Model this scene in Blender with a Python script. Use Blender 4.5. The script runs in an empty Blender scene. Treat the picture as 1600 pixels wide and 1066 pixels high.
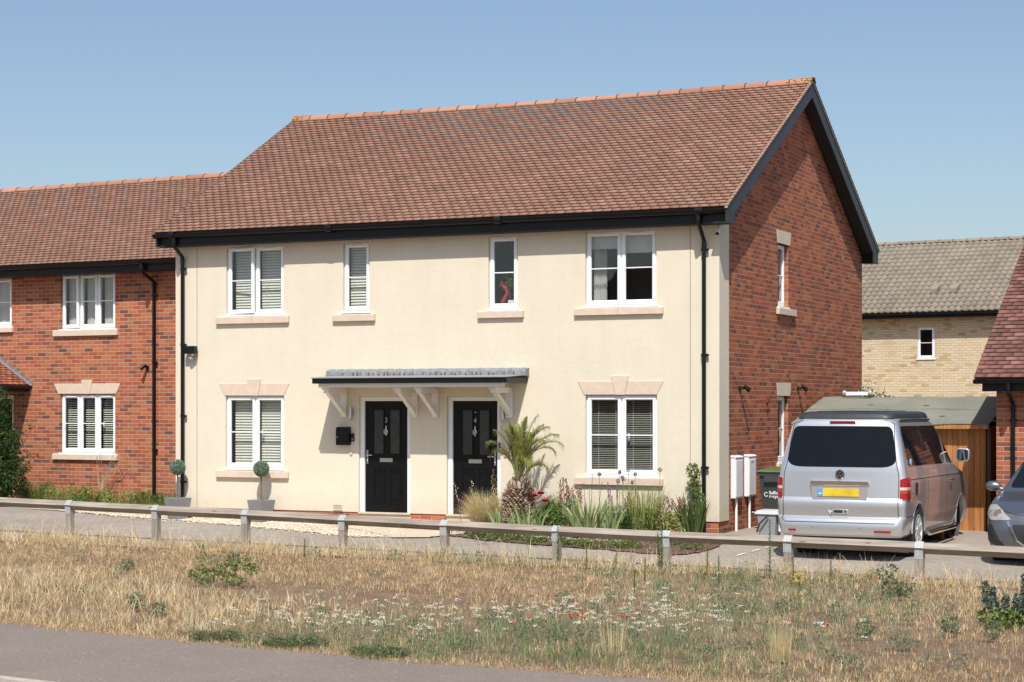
import bpy, bmesh, math, random
import numpy as np
from mathutils import Vector, Matrix, Euler
R = math.radians
random.seed(7)
rng = np.random.default_rng(11)
SC = bpy.context.scene
COL = SC.collection

# ------------------------------------------------------------ camera, sky, sun, exposure
cd = bpy.data.cameras.new('camera'); cam = bpy.data.objects.new('camera', cd); COL.objects.link(cam)
cam.location = (9.682, -28.586, 2.2); cam.rotation_euler = (R(90), 0, R(25))
cd.sensor_width = 36; cd.lens = 66.15; cd.shift_y = 100/1600; cd.clip_start = .5; cd.clip_end = 3000
SC.camera = cam
SUN = Vector((.41, -1.0, 1.47)).normalized()
W = bpy.data.worlds.new('World'); SC.world = W; W.use_nodes = True
wn = W.node_tree; bgn = wn.nodes['Background']
sky = wn.nodes.new('ShaderNodeTexSky'); sky.sky_type = 'NISHITA'; sky.sun_disc = False
sky.sun_elevation = math.asin(SUN.z); sky.sun_rotation = math.atan2(SUN.x, SUN.y)
sky.air_density = 1.0; sky.dust_density = 1.5; sky.ozone_density = 1.8; sky.altitude = 0
wn.links.new(sky.outputs[0], bgn.inputs[0]); bgn.inputs[1].default_value = .095
sd = bpy.data.lights.new('sun', 'SUN'); sd.energy = 4.0; sd.angle = R(.5); sd.color = (1, .955, .89)
so = bpy.data.objects.new('sun', sd); COL.objects.link(so); so.rotation_euler = SUN.to_track_quat('Z', 'Y').to_euler()
so.location = (10, -20, 30)
vs = SC.view_settings; vs.view_transform = 'Standard'; vs.look = 'None'; vs.exposure = .40; vs.gamma = 1
vs.use_curve_mapping = False
SC.render.resolution_x = 1024; SC.render.resolution_y = 682
SC.render.engine = 'CYCLES'

# ------------------------------------------------------------ small helpers
def lerp(a, b, t): return a + (b-a)*t
def sstep(x, a, b):
    t = min(1, max(0, (x-a)/(b-a))); return t*t*(3-2*t)

def tag(o, label=None, cat=None, group=None, kind=None):
    if label: o['label'] = label
    if cat: o['category'] = cat
    if group: o['group'] = group
    if kind: o['kind'] = kind
    return o

def empty(name, loc=(0, 0, 0), rz=0, label=None, cat=None, group=None, kind=None):
    o = bpy.data.objects.new(name, None); COL.objects.link(o)
    o.location = loc; o.rotation_euler = (0, 0, rz); o.empty_display_size = .2
    return tag(o, label, cat, group, kind)

def copy_tree(o, parent=None):
    c = o.copy(); COL.objects.link(c)
    if parent: c.parent = parent
    for ch in list(o.children): copy_tree(ch, c)
    return c

class MB:
    """collects shapes and links them as ONE mesh object"""
    def __init__(s, xf=None): s.v = []; s.f = []; s.m = []; s.xf = xf; s.cur = 0
    def add(s, vs_, fs_):
        n = len(s.v)
        s.v += [tuple(s.xf(*p)) if s.xf else tuple(p) for p in vs_]
        s.f += [tuple(i+n for i in f) for f in fs_]; s.m += [s.cur]*len(fs_)
        return s
    def box(s, x0, x1, y0, y1, z0, z1):
        return s.add([(x0, y0, z0), (x1, y0, z0), (x1, y1, z0), (x0, y1, z0), (x0, y0, z1), (x1, y0, z1), (x1, y1, z1), (x0, y1, z1)],
              [(0, 3, 2, 1), (4, 5, 6, 7), (0, 1, 5, 4), (1, 2, 6, 5), (2, 3, 7, 6), (3, 0, 4, 7)])
    def quad(s, a, b, c, d): return s.add([a, b, c, d], [(0, 1, 2, 3)])
    def prism(s, poly, ax, a, b):
        """poly: 2D outline extruded along axis ax (0,1,2) from a to b"""
        n = len(poly)
        def mk(p, t):
            return {0: (t, p[0], p[1]), 1: (p[0], t, p[1]), 2: (p[0], p[1], t)}[ax]
        vv = [mk(p, a) for p in poly]+[mk(p, b) for p in poly]
        ff = [tuple(range(n)), tuple(range(2*n-1, n-1, -1))]+[(i, i+n, (i+1) % n+n, (i+1) % n) for i in range(n)]
        return s.add(vv, ff)
    def tube(s, pts, r, n=8, caps=True):
        pts = [Vector(p) for p in pts]; rs = r if isinstance(r, (list, tuple)) else [r]*len(pts)
        vv = []; ff = []; up = None
        for i, p in enumerate(pts):
            d = (pts[min(i+1, len(pts)-1)]-pts[max(i-1, 0)]).normalized()
            if up is None:
                up = d.orthogonal().normalized()
            up = (up-d*up.dot(d)).normalized(); sd_ = d.cross(up)
            for k in range(n):
                a = 2*math.pi*k/n; vv.append(p+(up*math.cos(a)+sd_*math.sin(a))*rs[i])
        for i in range(len(pts)-1):
            for k in range(n):
                a = i*n+k; b = i*n+(k+1) % n; ff.append((a, b, b+n, a+n))
        if caps: ff.append(tuple(range(n-1, -1, -1))); ff.append(tuple(range((len(pts)-1)*n, len(pts)*n)))
        return s.add(vv, ff)
    def lathe(s, prof, c=(0, 0, 0), n=20, sx=1, sy=1, caps=True):
        vv = []; ff = []
        for (r, z) in prof:
            for k in range(n):
                a = 2*math.pi*k/n; vv.append((c[0]+r*sx*math.cos(a), c[1]+r*sy*math.sin(a), c[2]+z))
        for i in range(len(prof)-1):
            for k in range(n):
                a = i*n+k; b = i*n+(k+1) % n; ff.append((a, b, b+n, a+n))
        if caps: ff.append(tuple(range(n-1, -1, -1))); ff.append(tuple(range((len(prof)-1)*n, len(prof)*n)))
        return s.add(vv, ff)
    def ball(s, c, r, n=10, m=7, sz=1):
        return s.lathe([(max(1e-3, r*math.sin(math.pi*i/m)), -r*sz*math.cos(math.pi*i/m)) for i in range(m+1)], c, n)
    def build(s, name, mat, parent=None, smooth=False, bevel=0, seg=1):
        me = bpy.data.meshes.new(name); me.from_pydata(s.v, [], s.f)
        for mt in (mat if isinstance(mat, (list, tuple)) else [mat]): me.materials.append(mt)
        if isinstance(mat, (list, tuple)): me.polygons.foreach_set('material_index', s.m)
        me.validate(); me.update()
        if smooth:
            me.polygons.foreach_set('use_smooth', [True]*len(me.polygons)); me.set_sharp_from_angle(angle=R(40))
        o = bpy.data.objects.new(name, me); COL.objects.link(o)
        if parent: o.parent = parent
        if bevel:
            b = o.modifiers.new('bevel', 'BEVEL'); b.width = bevel; b.segments = seg; b.limit_method = 'ANGLE'; b.angle_limit = R(35)
        return o

def npmesh(name, V, F, mat, parent=None, colr=None, smooth=False, n=4):
    """V (k,3), F (m,n) arrays -> one mesh object; colr (k,3) optional vertex colours"""
    me = bpy.data.meshes.new(name); V = np.asarray(V, np.float32); F = np.asarray(F, np.int32)
    me.vertices.add(len(V)); me.vertices.foreach_set('co', V.ravel())
    me.loops.add(F.size); me.loops.foreach_set('vertex_index', F.ravel())
    me.polygons.add(len(F)); me.polygons.foreach_set('loop_start', np.arange(0, F.size, F.shape[1], dtype=np.int32))
    me.polygons.foreach_set('loop_total', np.full(len(F), F.shape[1], np.int32))
    if smooth: me.polygons.foreach_set('use_smooth', np.ones(len(F), bool))
    me.update(calc_edges=True)
    if colr is not None:
        at = me.color_attributes.new('tint', 'FLOAT_COLOR', 'POINT')
        c = np.ones((len(V), 4), np.float32); c[:, :3] = colr; at.data.foreach_set('color', c.ravel())
    for mt in (mat if isinstance(mat, (list, tuple)) else [mat]): me.materials.append(mt)
    o = bpy.data.objects.new(name, me); COL.objects.link(o)
    if parent: o.parent = parent
    return o

# ------------------------------------------------------------ node helpers / materials
class NT:
    def __init__(s, name):
        s.m = bpy.data.materials.new(name); s.m.use_nodes = True; s.t = s.m.node_tree; s.n = s.t.nodes
        s.bsdf = s.n['Principled BSDF']; s.out = s.n['Material Output']
    def node(s, t, **k):
        x = s.n.new(t)
        for a, b in k.items(): setattr(x, a, b)
        return x
    def put(s, inp, v):
        if hasattr(v, 'links') or isinstance(v, bpy.types.NodeSocket): s.t.links.new(v, inp)
        elif isinstance(v, (tuple, list)) and len(v) == 3 and inp.type == 'RGBA': inp.default_value = (*v, 1)
        else: inp.default_value = v
    def M(s, op, a, b=0., c=0.):
        x = s.node('ShaderNodeMath', operation=op); s.put(x.inputs[0], a); s.put(x.inputs[1], b); s.put(x.inputs[2], c); return x.outputs[0]
    def mix(s, f, a, b, blend='MIX'):
        x = s.node('ShaderNodeMix', data_type='RGBA', blend_type=blend); s.put(x.inputs[0], f); s.put(x.inputs[6], a); s.put(x.inputs[7], b); return x.outputs[2]
    def ramp(s, f, stops, interp='LINEAR'):
        x = s.node('ShaderNodeValToRGB'); cr = x.color_ramp; cr.interpolation = interp
        while len(cr.elements) < len(stops): cr.elements.new(.5)
        for e, (p, c) in zip(cr.elements, stops): e.position = p; e.color = (*c, 1) if len(c) == 3 else c
        s.put(x.inputs[0], f); return x.outputs[0]
    def noise(s, scale, detail=3, rough=.55, vec=None, dim='3D'):
        x = s.node('ShaderNodeTexNoise', noise_dimensions=dim); x.inputs['Scale'].default_value = scale
        x.inputs['Detail'].default_value = detail; x.inputs['Roughness'].default_value = rough
        s.put(x.inputs['Vector'], vec if vec is not None else s.obj()); return x.outputs[0]
    def obj(s):
        if not hasattr(s, '_o'): s._o = s.node('ShaderNodeTexCoord').outputs['Object']
        return s._o
    def mapv(s, scale, rot=(0, 0, 0)):
        x = s.node('ShaderNodeMapping'); x.inputs['Scale'].default_value = scale; x.inputs['Rotation'].default_value = rot; s.put(x.inputs['Vector'], s.obj()); return x.outputs[0]
    def bump(s, h, dist, strength=1.):
        x = s.node('ShaderNodeBump'); x.inputs['Distance'].default_value = dist; x.inputs['Strength'].default_value = strength
        s.put(x.inputs['Height'], h); s.t.links.new(x.outputs[0], s.bsdf.inputs['Normal']); return s
    def set(s, **k):
        for a, b in k.items(): s.put(s.bsdf.inputs[a.replace('_', ' ')], b)
        return s

def plain(name, c, rough=.6, metal=0., var=.08, scale=6., bump=0., bscale=60., **k):
    t = NT(name)
    n = t.noise(scale, 4)
    lo = tuple(x*(1-var) for x in c); hi = tuple(min(1, x*(1+var)) for x in c)
    t.set(Base_Color=t.ramp(n, [(.3, lo), (.7, hi)]), Roughness=rough, Metallic=metal)
    if bump: t.bump(t.noise(bscale, 3), bump)
    if k: t.set(**k)
    return t.m

def brick_mat(name, cols, mortar, rh=.0765, bw=.229, mw=.011, seed=0., patch=.18):
    t = NT(name)
    sp = t.node('ShaderNodeSeparateXYZ'); t.put(sp.inputs[0], t.obj())
    u = t.M('ADD', sp.outputs[0], sp.outputs[1]); z = sp.outputs[2]
    wob = t.M('MULTIPLY', t.M('SUBTRACT', t.noise(7, 2), .5), .006)
    zr = t.M('DIVIDE', t.M('ADD', z, wob), rh); row = t.M('FLOOR', zr)
    ur = t.M('ADD', t.M('DIVIDE', t.M('ADD', u, wob), bw), t.M('MULTIPLY', t.M('MODULO', t.M('ABSOLUTE', row), 2.), .5)); colm = t.M('FLOOR', ur)
    cx = t.node('ShaderNodeCombineXYZ'); t.put(cx.inputs[0], colm); t.put(cx.inputs[1], row); cx.inputs[2].default_value = seed
    wn_ = t.node('ShaderNodeTexWhiteNoise', noise_dimensions='3D'); t.put(wn_.inputs[0], cx.outputs[0])
    c = t.ramp(wn_.outputs[0], cols)
    # within-brick grain and large patches
    c = t.mix(.55, c, t.ramp(t.noise(55, 5, .7), [(.3, (.62,)*3), (.7, (1.25,)*3)]), 'MULTIPLY')
    c = t.mix(patch, c, t.ramp(t.noise(.9, 3), [(.35, (.7, .68, .66)), (.65, (1.25, 1.22, 1.2))]), 'MULTIPLY')
    fz = t.M('FRACT', zr); fu = t.M('FRACT', ur)
    ez = t.M('MULTIPLY', t.M('MINIMUM', fz, t.M('SUBTRACT', 1., fz)), rh)
    eu = t.M('MULTIPLY', t.M('MINIMUM', fu, t.M('SUBTRACT', 1., fu)), bw)
    e = t.M('MINIMUM', ez, eu)
    e = t.M('ADD', e, t.M('MULTIPLY', t.M('SUBTRACT', t.noise(90, 2), .5), .004))
    mr = t.node('ShaderNodeMapRange', interpolation_type='SMOOTHSTEP'); t.put(mr.inputs[0], e); mr.inputs[1].default_value = mw*.5-.0015; mr.inputs[2].default_value = mw*.5+.0025
    mort = t.mix(.6, mortar, t.ramp(t.noise(30, 3), [(.3, (.75,)*3), (.7, (1.15,)*3)]), 'MULTIPLY')
    t.set(Base_Color=t.mix(mr.outputs[0], mort, c), Roughness=.9)
    t.put(t.bsdf.inputs['Specular IOR Level'], .2)
    h = t.M('ADD', mr.outputs[0], t.M('MULTIPLY', t.noise(120, 3), .3))
    t.bump(h, .006); return t.m

RED = [(0, (.15, .07, .06)), (.07, (.20, .08, .06)), (.15, (.30, .09, .052)), (.42, (.38, .112, .058)), (.7, (.43, .14, .068)), (.88, (.46, .17, .085)), (1, (.36, .13, .08))]
m_brick = brick_mat('red_brick', RED, (.52, .40, .30), seed=1., mw=.0095)
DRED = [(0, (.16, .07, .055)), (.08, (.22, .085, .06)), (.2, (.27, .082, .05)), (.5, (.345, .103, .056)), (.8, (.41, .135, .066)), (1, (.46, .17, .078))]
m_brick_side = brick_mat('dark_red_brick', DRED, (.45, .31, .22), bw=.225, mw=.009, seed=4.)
m_buff = brick_mat('buff_brick', [(0, (.42, .30, .14)), (.08, (.52, .38, .2)), (.2, (.62, .5, .32)), (.8, (.68, .56, .38)), (1, (.6, .48, .33))], (.5, .43, .33), seed=2., mw=.012)

def render_mat():
    t = NT('cream_render')
    c = t.ramp(t.noise(1.1, 4), [(.35, (.70, .632, .505)), (.65, (.73, .662, .53))])
    st = t.noise(2.2, 5, .6, t.mapv((2.2, 2.2, .25)))
    c = t.mix(.18, c, t.ramp(st, [(.35, (.86, .85, .83)), (.55, (1, 1, 1))]), 'MULTIPLY')
    t.set(Base_Color=c, Roughness=.92); t.put(t.bsdf.inputs['Specular IOR Level'], .15)
    sp = t.node('ShaderNodeSeparateXYZ'); t.put(sp.inputs[0], t.obj())
    # splash dirt near the ground and a fine scraped grain
    low = t.M('MULTIPLY', t.ramp(t.M('ADD', sp.outputs[2], t.M('MULTIPLY', t.noise(5, 4, .7), .5)), [(.5, (1,)*3), (.95, (0,)*3)]), .4)
    c2 = t.mix(low, c, (.46, .38, .28)); c2 = t.mix(.22, c2, t.ramp(t.noise(38, 5, .8), [(.3, (.86,)*3), (.7, (1.1,)*3)]), 'MULTIPLY'); t.put(t.bsdf.inputs['Base Color'], c2)
    t.bump(t.M('ADD', t.noise(60, 4, .8), t.M('MULTIPLY', t.noise(8, 2), .6)), .006); return t.m
m_render = render_mat()

def tile_mat(name, cols, rough=.85, moss=0.):
    t = NT(name); g = t.node('ShaderNodeNewGeometry')
    c = t.ramp(g.outputs['Random Per Island'], cols)
    c = t.mix(.35, c, t.ramp(t.noise(38, 4, .7), [(.3, (.68,)*3), (.72, (1.28,)*3)]), 'MULTIPLY')
    c = t.mix(.35, c, t.ramp(t.noise(.8, 4), [(.35, (.84, .82, .84)), (.65, (1.12, 1.1, 1.06))]), 'MULTIPLY')
    if moss:
        c = t.mix(t.M('MULTIPLY', t.ramp(t.noise(22, 5, .8), [(.66, (0,)*3), (.7, (1,)*3)]), moss), c, (.42, .37, .3))
    t.set(Base_Color=c, Roughness=rough); t.put(t.bsdf.inputs['Specular IOR Level'], .25)
    t.bump(t.noise(160, 3), .003); return t.m
m_tile = tile_mat('clay_roof_tile', [(0, (.245, .135, .100)), (.2, (.27, .149, .110)), (.6, (.292, .162, .119)), (.9, (.31, .175, .129)), (1, (.345, .205, .155))], moss=.35)
m_tile_dark = tile_mat('brown_roof_tile', [(0, (.13, .062, .055)), (.4, (.17, .08, .067)), (.8, (.215, .10, .082)), (1, (.27, .14, .11))], moss=.8)
m_tile_red = tile_mat('red_porch_tile', [(0, (.26, .09, .05)), (.5, (.38, .14, .08)), (1, (.45, .18, .1))])
m_tile_grey = tile_mat('grey_pantile', [(0, (.21, .178, .135)), (.5, (.255, .22, .168)), (1, (.30, .262, .205))])
m_ridge = tile_mat('terracotta_ridge', [(0, (.34, .16, .095)), (.5, (.41, .20, .125)), (1, (.46, .24, .155))])
m_lichen = plain('yellow_lichen', (.42, .30, .05), .95, var=.4, scale=40)
m_mortar = plain('dark_mortar', (.06, .05, .045), .9)
m_black = plain('black_upvc', (.007, .0075, .0085), .36, var=.15)
m_black.node_tree.nodes['Principled BSDF'].inputs['Specular IOR Level'].default_value = .3
m_board = plain('dark_grey_bargeboard', (.020, .027, .038), .5, var=.12)
m_soffit = plain('black_soffit', (.016, .016, .018), .6)
m_stone = plain('cast_stone', (.64, .515, .405), .85, var=.07, scale=9, bump=.002, bscale=200)
m_stone2 = plain('cream_cast_stone', (.60, .53, .41), .85, var=.07, scale=9, bump=.002, bscale=200)
m_white = plain('white_upvc', (.84, .85, .86), .3, var=.02, scale=3)
m_whitep = plain('white_painted_timber', (.80, .77, .72), .5, var=.05, scale=8)
m_blind = plain('blind_slat', (.80, .77, .67), .5, var=.03)
m_curtain = plain('curtain_fabric', (.66, .64, .6), .9, var=.08)
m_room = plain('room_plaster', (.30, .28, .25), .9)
m_doorb = plain('black_door', (.004, .004, .0045), .42, var=.2)
m_doorb.node_tree.nodes['Principled BSDF'].inputs['Specular IOR Level'].default_value = .25
m_steel = plain('brushed_steel', (.62, .62, .62), .28, 1., var=.06)
m_chrome = plain('chrome', (.75, .76, .78), .1, 1., var=.03)
m_lead = plain('lead_sheet', (.22, .235, .25), .6, .2, var=.3, scale=14)
m_felt = None
m_galv = plain('galvanised_steel', (.46, .47, .47), .55, .35, var=.25, scale=60)
m_rubber = plain('tyre_rubber', (.022, .022, .023), .8)
m_plasdk = plain('dark_plastic', (.03, .031, .033), .5)
m_greyplas = plain('grey_plastic', (.30, .31, .33), .5, var=.05)
m_soil = plain('garden_soil', (.12, .075, .05), .95, var=.5, scale=30, bump=.02, bscale=40)

def glass_mat(name, tint=(.82, .86, .86), ior=1.75):
    t = NT(name); t.n.remove(t.bsdf)
    tr = t.node('ShaderNodeBsdfTransparent'); tr.inputs[0].default_value = (*tint, 1)
    gl = t.node('ShaderNodeBsdfGlossy'); gl.inputs['Roughness'].default_value = .015; gl.inputs[0].default_value = (.95, .97, 1, 1)
    fr = t.node('ShaderNodeFresnel'); ge = t.node('ShaderNodeNewGeometry')
    t.put(fr.inputs[0], t.M('ADD', ior, t.M('MULTIPLY', ge.outputs['Backfacing'], 1/ior-ior)))   # same reflectance from both sides of a thin pane
    bp = t.node('ShaderNodeBump'); bp.inputs['Distance'].default_value = .0016
    t.put(bp.inputs['Height'], t.noise(2.2, 1)); t.t.links.new(bp.outputs[0], gl.inputs['Normal'])
    mx = t.node('ShaderNodeMixShader'); t.t.links.new(fr.outputs[0], mx.inputs[0]); t.t.links.new(tr.outputs[0], mx.inputs[1]); t.t.links.new(gl.outputs[0], mx.inputs[2])
    t.t.links.new(mx.outputs[0], t.out.inputs[0]); return t.m
m_glass = glass_mat('window_glass')
m_glassd = plain('tinted_glass', (.008, .010, .013), .03, var=.1)
m_glassd.node_tree.nodes['Principled BSDF'].inputs['Specular IOR Level'].default_value = .18

def wood_mat(name, c0, c1, along='x', sc=1., planks=None):
    t = NT(name)
    s_ = {'x': (1.2, 22, 22), 'y': (22, 1.2, 22), 'z': (22, 22, 1.2)}[along]
    g = t.noise(1.*sc, 6, .65, t.mapv(s_)); big = t.noise(1.3, 3)
    c = t.ramp(g, [(.3, c0), (.62, c1)])
    c = t.mix(.5, c, t.ramp(big, [(.3, (.72,)*3), (.7, (1.22,)*3)]), 'MULTIPLY')
    v = t.node('ShaderNodeTexVoronoi'); v.inputs['Scale'].default_value = 1; t.put(v.inputs['Vector'], t.mapv({'x': (2.1, 9, 9), 'y': (9, 2.1, 9), 'z': (9, 9, 2.1)}[along]))
    c = t.mix(t.ramp(v.outputs[0], [(.07, (1,)*3), (.13, (0,)*3)]), c, tuple(x*.45 for x in c0))
    if planks:
        geo = t.node('ShaderNodeNewGeometry'); c = t.mix(.8, c, t.ramp(geo.outputs['Random Per Island'], [(0, (.72,)*3), (1, (1.25,)*3)]), 'MULTIPLY')
    t.set(Base_Color=c, Roughness=.85); t.bump(g, .004); return t.m
m_rail = wood_mat('weathered_timber', (.19, .155, .12), (.37, .32, .265), 'x')
m_post = wood_mat('weathered_post_timber', (.20, .17, .14), (.35, .305, .255), 'z')
m_plank = wood_mat('orange_stained_timber', (.25, .10, .03), (.46, .20, .06), 'z', planks=1)

def leaf_mat(name, a, b, tr=.35, rough=.55, vc=False):
    t = NT(name)
    if vc:
        at = t.node('ShaderNodeVertexColor'); at.layer_name = 'tint'; c = at.outputs[0]
    else:
        g = t.node('ShaderNodeNewGeometry'); c = t.ramp(g.outputs['Random Per Island'], [(0, a), (1, b)])
    t.set(Base_Color=c, Roughness=rough); t.put(t.bsdf.inputs['Specular IOR Level'], .25)
    tl = t.node('ShaderNodeBsdfTranslucent'); t.put(tl.inputs[0], c)
    mx = t.node('ShaderNodeMixShader'); mx.inputs[0].default_value = tr
    t.t.links.new(t.bsdf.outputs[0], mx.inputs[1]); t.t.links.new(tl.outputs[0], mx.inputs[2]); t.t.links.new(mx.outputs[0], t.out.inputs[0]); return t.m
m_grass = leaf_mat('grass_blades', 0, 0, .25, .7, vc=True)
m_leafdk = leaf_mat('dark_leaf', (.02, .045, .012), (.07, .12, .03))
m_leaf = leaf_mat('green_leaf', (.08, .13, .03), (.22, .30, .085))
m_leafy = leaf_mat('yellow_green_leaf', (.22, .26, .07), (.45, .45, .17))
m_iris = leaf_mat('iris_leaf', (.20, .28, .11), (.44, .50, .24), .3)
m_blue = leaf_mat('blue_green_leaf', (.10, .15, .09), (.22, .28, .16), .3)
m_palm = leaf_mat('palm_leaflet', (.17, .20, .045), (.40, .41, .13), .35)
m_straw = leaf_mat('straw_blade', (.50, .40, .18), (.82, .70, .45), .4)
m_stem = plain('plant_stem', (.16, .17, .06), .7)
m_brownstem = plain('brown_stem', (.16, .10, .06), .8, var=.3, scale=30)
m_rose = plain('red_petal', (.42, .006, .02), .6, var=.35, scale=60)
m_poppy = leaf_mat('poppy_petal', (.75, .05, .02), (.85, .12, .04), .35)
m_wpetal = plain('white_flower', (.63, .60, .48), .85, var=.25, scale=25)
m_ypetal = plain('yellow_flower', (.62, .45, .05), .8)
m_pink = leaf_mat('pink_bell_flower', (.35, .16, .13), (.50, .30, .22), .3)
m_mauve = plain('mauve_seed_head', (.23, .13, .16), .9, var=.3, scale=60)

# ------------------------------------------------------------ ground height
PE = [(-60, -4.5), (-14, -10.7), (-3.9, -12.5), (-1.1, -13.0), (1.4, -13.36), (4., -13.45), (12, -13.7), (60, -15)]
def edge_y(x): return float(np.interp(x, [p[0] for p in PE], [p[1] for p in PE]))
def gz(x, y):
    w = .15-.09*sstep(x, -.5, 2.5)+.05*sstep(-x, 10.6, 12.5)
    f = -.03-.007*(min(8, max(-16, x))+10.4)
    if y >= 0: return w+.012*min(y, 30)
    if y > -3.3: return lerp(w, f, -y/3.3)
    ey = edge_y(x)
    if y > ey: return lerp(f, -.15, (y+3.3)/(ey+3.3))
    return -.15
gzv = np.vectorize(gz)

def axis(a, b, fine0, fine1, fs, cs):
    p = list(np.arange(fine0, fine1+1e-6, fs)); q = fine0
    l = []
    while q > a: cs2 = max(fs, (fine0-q)*.35+fs); q -= cs2; l.append(max(q, a))
    r = []; q = fine1
    while q < b: cs2 = max(fs, (q-fine1)*.35+fs); q += cs2; r.append(min(q, b))
    return sorted(set(l))+p+sorted(set(r))
def sheet(name, xs, ys, off, mat, fn=None, kind='structure', keep=None, bumpy=0):
    xs = np.array(xs); ys = np.array(ys); X, Y = np.meshgrid(xs, ys)
    Z = (gzv(X, Y) if fn is None else fn(X, Y))+off
    if bumpy: Z = Z+rng.normal(0, bumpy, Z.shape)
    V = np.stack([X.ravel(), Y.ravel(), Z.ravel()], 1); n = len(xs)
    i, j = np.meshgrid(np.arange(len(xs)-1), np.arange(len(ys)-1)); a = (j*n+i).ravel()
    F = np.stack([a, a+1, a+n+1, a+n], 1)
    if keep is not None:
        c = V[F].mean(1); F = F[keep(c[:, 0], c[:, 1])]
    o = npmesh(name, V, F, mat, smooth=True)
    return tag(o, kind=kind)
def in_poly(px, py, poly):
    r = np.zeros(px.shape, bool); n = len(poly)
    for i in range(n):
        x0, y0 = poly[i]; x1, y1 = poly[(i+1) % n]
        c = ((y0 > py) != (y1 > py)) & (px < (x1-x0)*(py-y0)/(y1-y0+1e-12)+x0); r ^= c
    return r
def poly_sheet(name, poly, off, mat, step=.12, kind='structure', wob=.0):
    """outline sheet with smooth edges: subdivided outline + interior grid via bmesh triangle fill"""
    pts = []
    for i in range(len(poly)):
        a = Vector(poly[i]); b = Vector(poly[(i+1) % len(poly)]); n = max(1, int((b-a).length/step))
        for k in range(n):
            p = a.lerp(b, k/n); pts.append((p.x+rng.normal(0, wob), p.y+rng.normal(0, wob)))
    from mathutils.geometry import delaunay_2d_cdt
    P = np.array(pts); x0, y0 = P.min(0); x1, y1 = P.max(0)
    gx, gy = np.meshgrid(np.arange(x0, x1, .35), np.arange(y0, y1, .35)); gx = gx.ravel(); gy = gy.ravel()
    k = in_poly(gx, gy, pts)
    allp = [Vector(p) for p in pts]+[Vector((a, b)) for a, b in zip(gx[k], gy[k])]
    r = delaunay_2d_cdt(allp, [], [list(range(len(pts)))], 1, 1e-5)
    m = MB(); m.add([(v.x, v.y, gz(v.x, v.y)+off) for v in r[0]], [tuple(f) for f in r[2]])
    o = m.build(name, mat, None, smooth=True); return tag(o, kind=kind)

def earth_mat():
    t = NT('dry_soil')
    c = t.ramp(t.noise(2.5, 6, .7), [(.3, (.20, .125, .075)), (.55, (.31, .205, .125)), (.75, (.40, .29, .19))])
    c = t.mix(.7, c, t.ramp(t.noise(45, 5, .75), [(.3, (.6,)*3), (.7, (1.3,)*3)]), 'MULTIPLY')
    t.set(Base_Color=c, Roughness=.95); t.bump(t.noise(22, 6, .75), .06); return t.m
def asphalt_mat():
    t = NT('pink_grey_asphalt')
    c = t.ramp(t.noise(.7, 5, .6), [(.3, (.195, .155, .130)), (.7, (.235, .19, .158))])
    c = t.mix(.6, c, t.ramp(t.noise(60, 5, .85), [(.32, (.45,)*3), (.5, (1,)*3), (.66, (1.75,)*3)]), 'MULTIPLY')
    v = t.node('ShaderNodeTexVoronoi'); v.inputs['Scale'].default_value = 17; t.put(v.inputs['Vector'], t.obj())
    s = t.node('ShaderNodeSeparateColor'); t.t.links.new(v.outputs[1], s.inputs[0])     # pale and dark chips of stone in some of the cells
    k = t.M('MULTIPLY', t.ramp(v.outputs[0], [(.17, (1,)*3), (.27, (0,)*3)]), t.ramp(s.outputs[0], [(.5, (0,)*3), (1, (.8,)*3)]))
    c = t.mix(k, c, (.50, .44, .38)); k = t.M('MULTIPLY', t.ramp(v.outputs[0], [(.17, (1,)*3), (.27, (0,)*3)]), t.ramp(s.outputs[1], [(.6, (0,)*3), (1, (.7,)*3)])); c = t.mix(k, c, (.09, .075, .065))
    t.set(Base_Color=c, Roughness=.9); t.bump(t.noise(150, 3, .6), .006); return t.m
def paving_mat():
    t = NT('block_paving')
    br = t.node('ShaderNodeTexBrick'); br.offset = .5; t.put(br.inputs['Vector'], t.mapv((1, 1, 1), (0, 0, R(14))))
    for k, v in (('Scale', 1.), ('Mortar Size', .006), ('Mortar Smooth', .3), ('Bias', 0.), ('Brick Width', .2), ('Row Height', .1)): br.inputs[k].default_value = v
    br.inputs['Color1'].default_value = (.30, .262, .222, 1); br.inputs['Color2'].default_value = (.34, .30, .252, 1); br.inputs['Mortar'].default_value = (.225, .192, .158, 1)
    c = t.mix(.6, br.outputs[0], t.ramp(t.noise(.9, 5, .65), [(.3, (.78, .77, .76)), (.7, (1.2, 1.18, 1.16))]), 'MULTIPLY')
    c = t.mix(.4, c, t.ramp(t.noise(80, 3, .7), [(.3, (.65,)*3), (.7, (1.3,)*3)]), 'MULTIPLY')
    t.set(Base_Color=c, Roughness=.9)
    t.bump(t.M('SUBTRACT', 1., br.outputs[1]), .005); return t.m
def gravel_mat():
    t = NT('cream_gravel')
    v = t.node('ShaderNodeTexVoronoi'); v.inputs['Scale'].default_value = 30; t.put(v.inputs['Vector'], t.obj())
    c = t.ramp(t.node('ShaderNodeSeparateColor').outputs[0], [(0, (.5,)*3), (1, (.7,)*3)])
    s = t.node('ShaderNodeSeparateColor'); t.t.links.new(v.outputs[1], s.inputs[0])
    c = t.ramp(s.outputs[0], [(0, (.34, .24, .15)), (.3, (.55, .45, .32)), (.7, (.70, .62, .49)), (1, (.76, .72, .64))])
    t.set(Base_Color=c, Roughness=.9); t.bump(t.M('SUBTRACT', 1., v.outputs[0]), .02); return t.m
m_gravel = gravel_mat()
m_conc = plain('pale_concrete', (.52, .44, .33), .9, var=.1, scale=5, bump=.003)
m_kerb = plain('kerb_concrete', (.42, .38, .32), .9, var=.15, scale=10, bump=.004)
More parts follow.
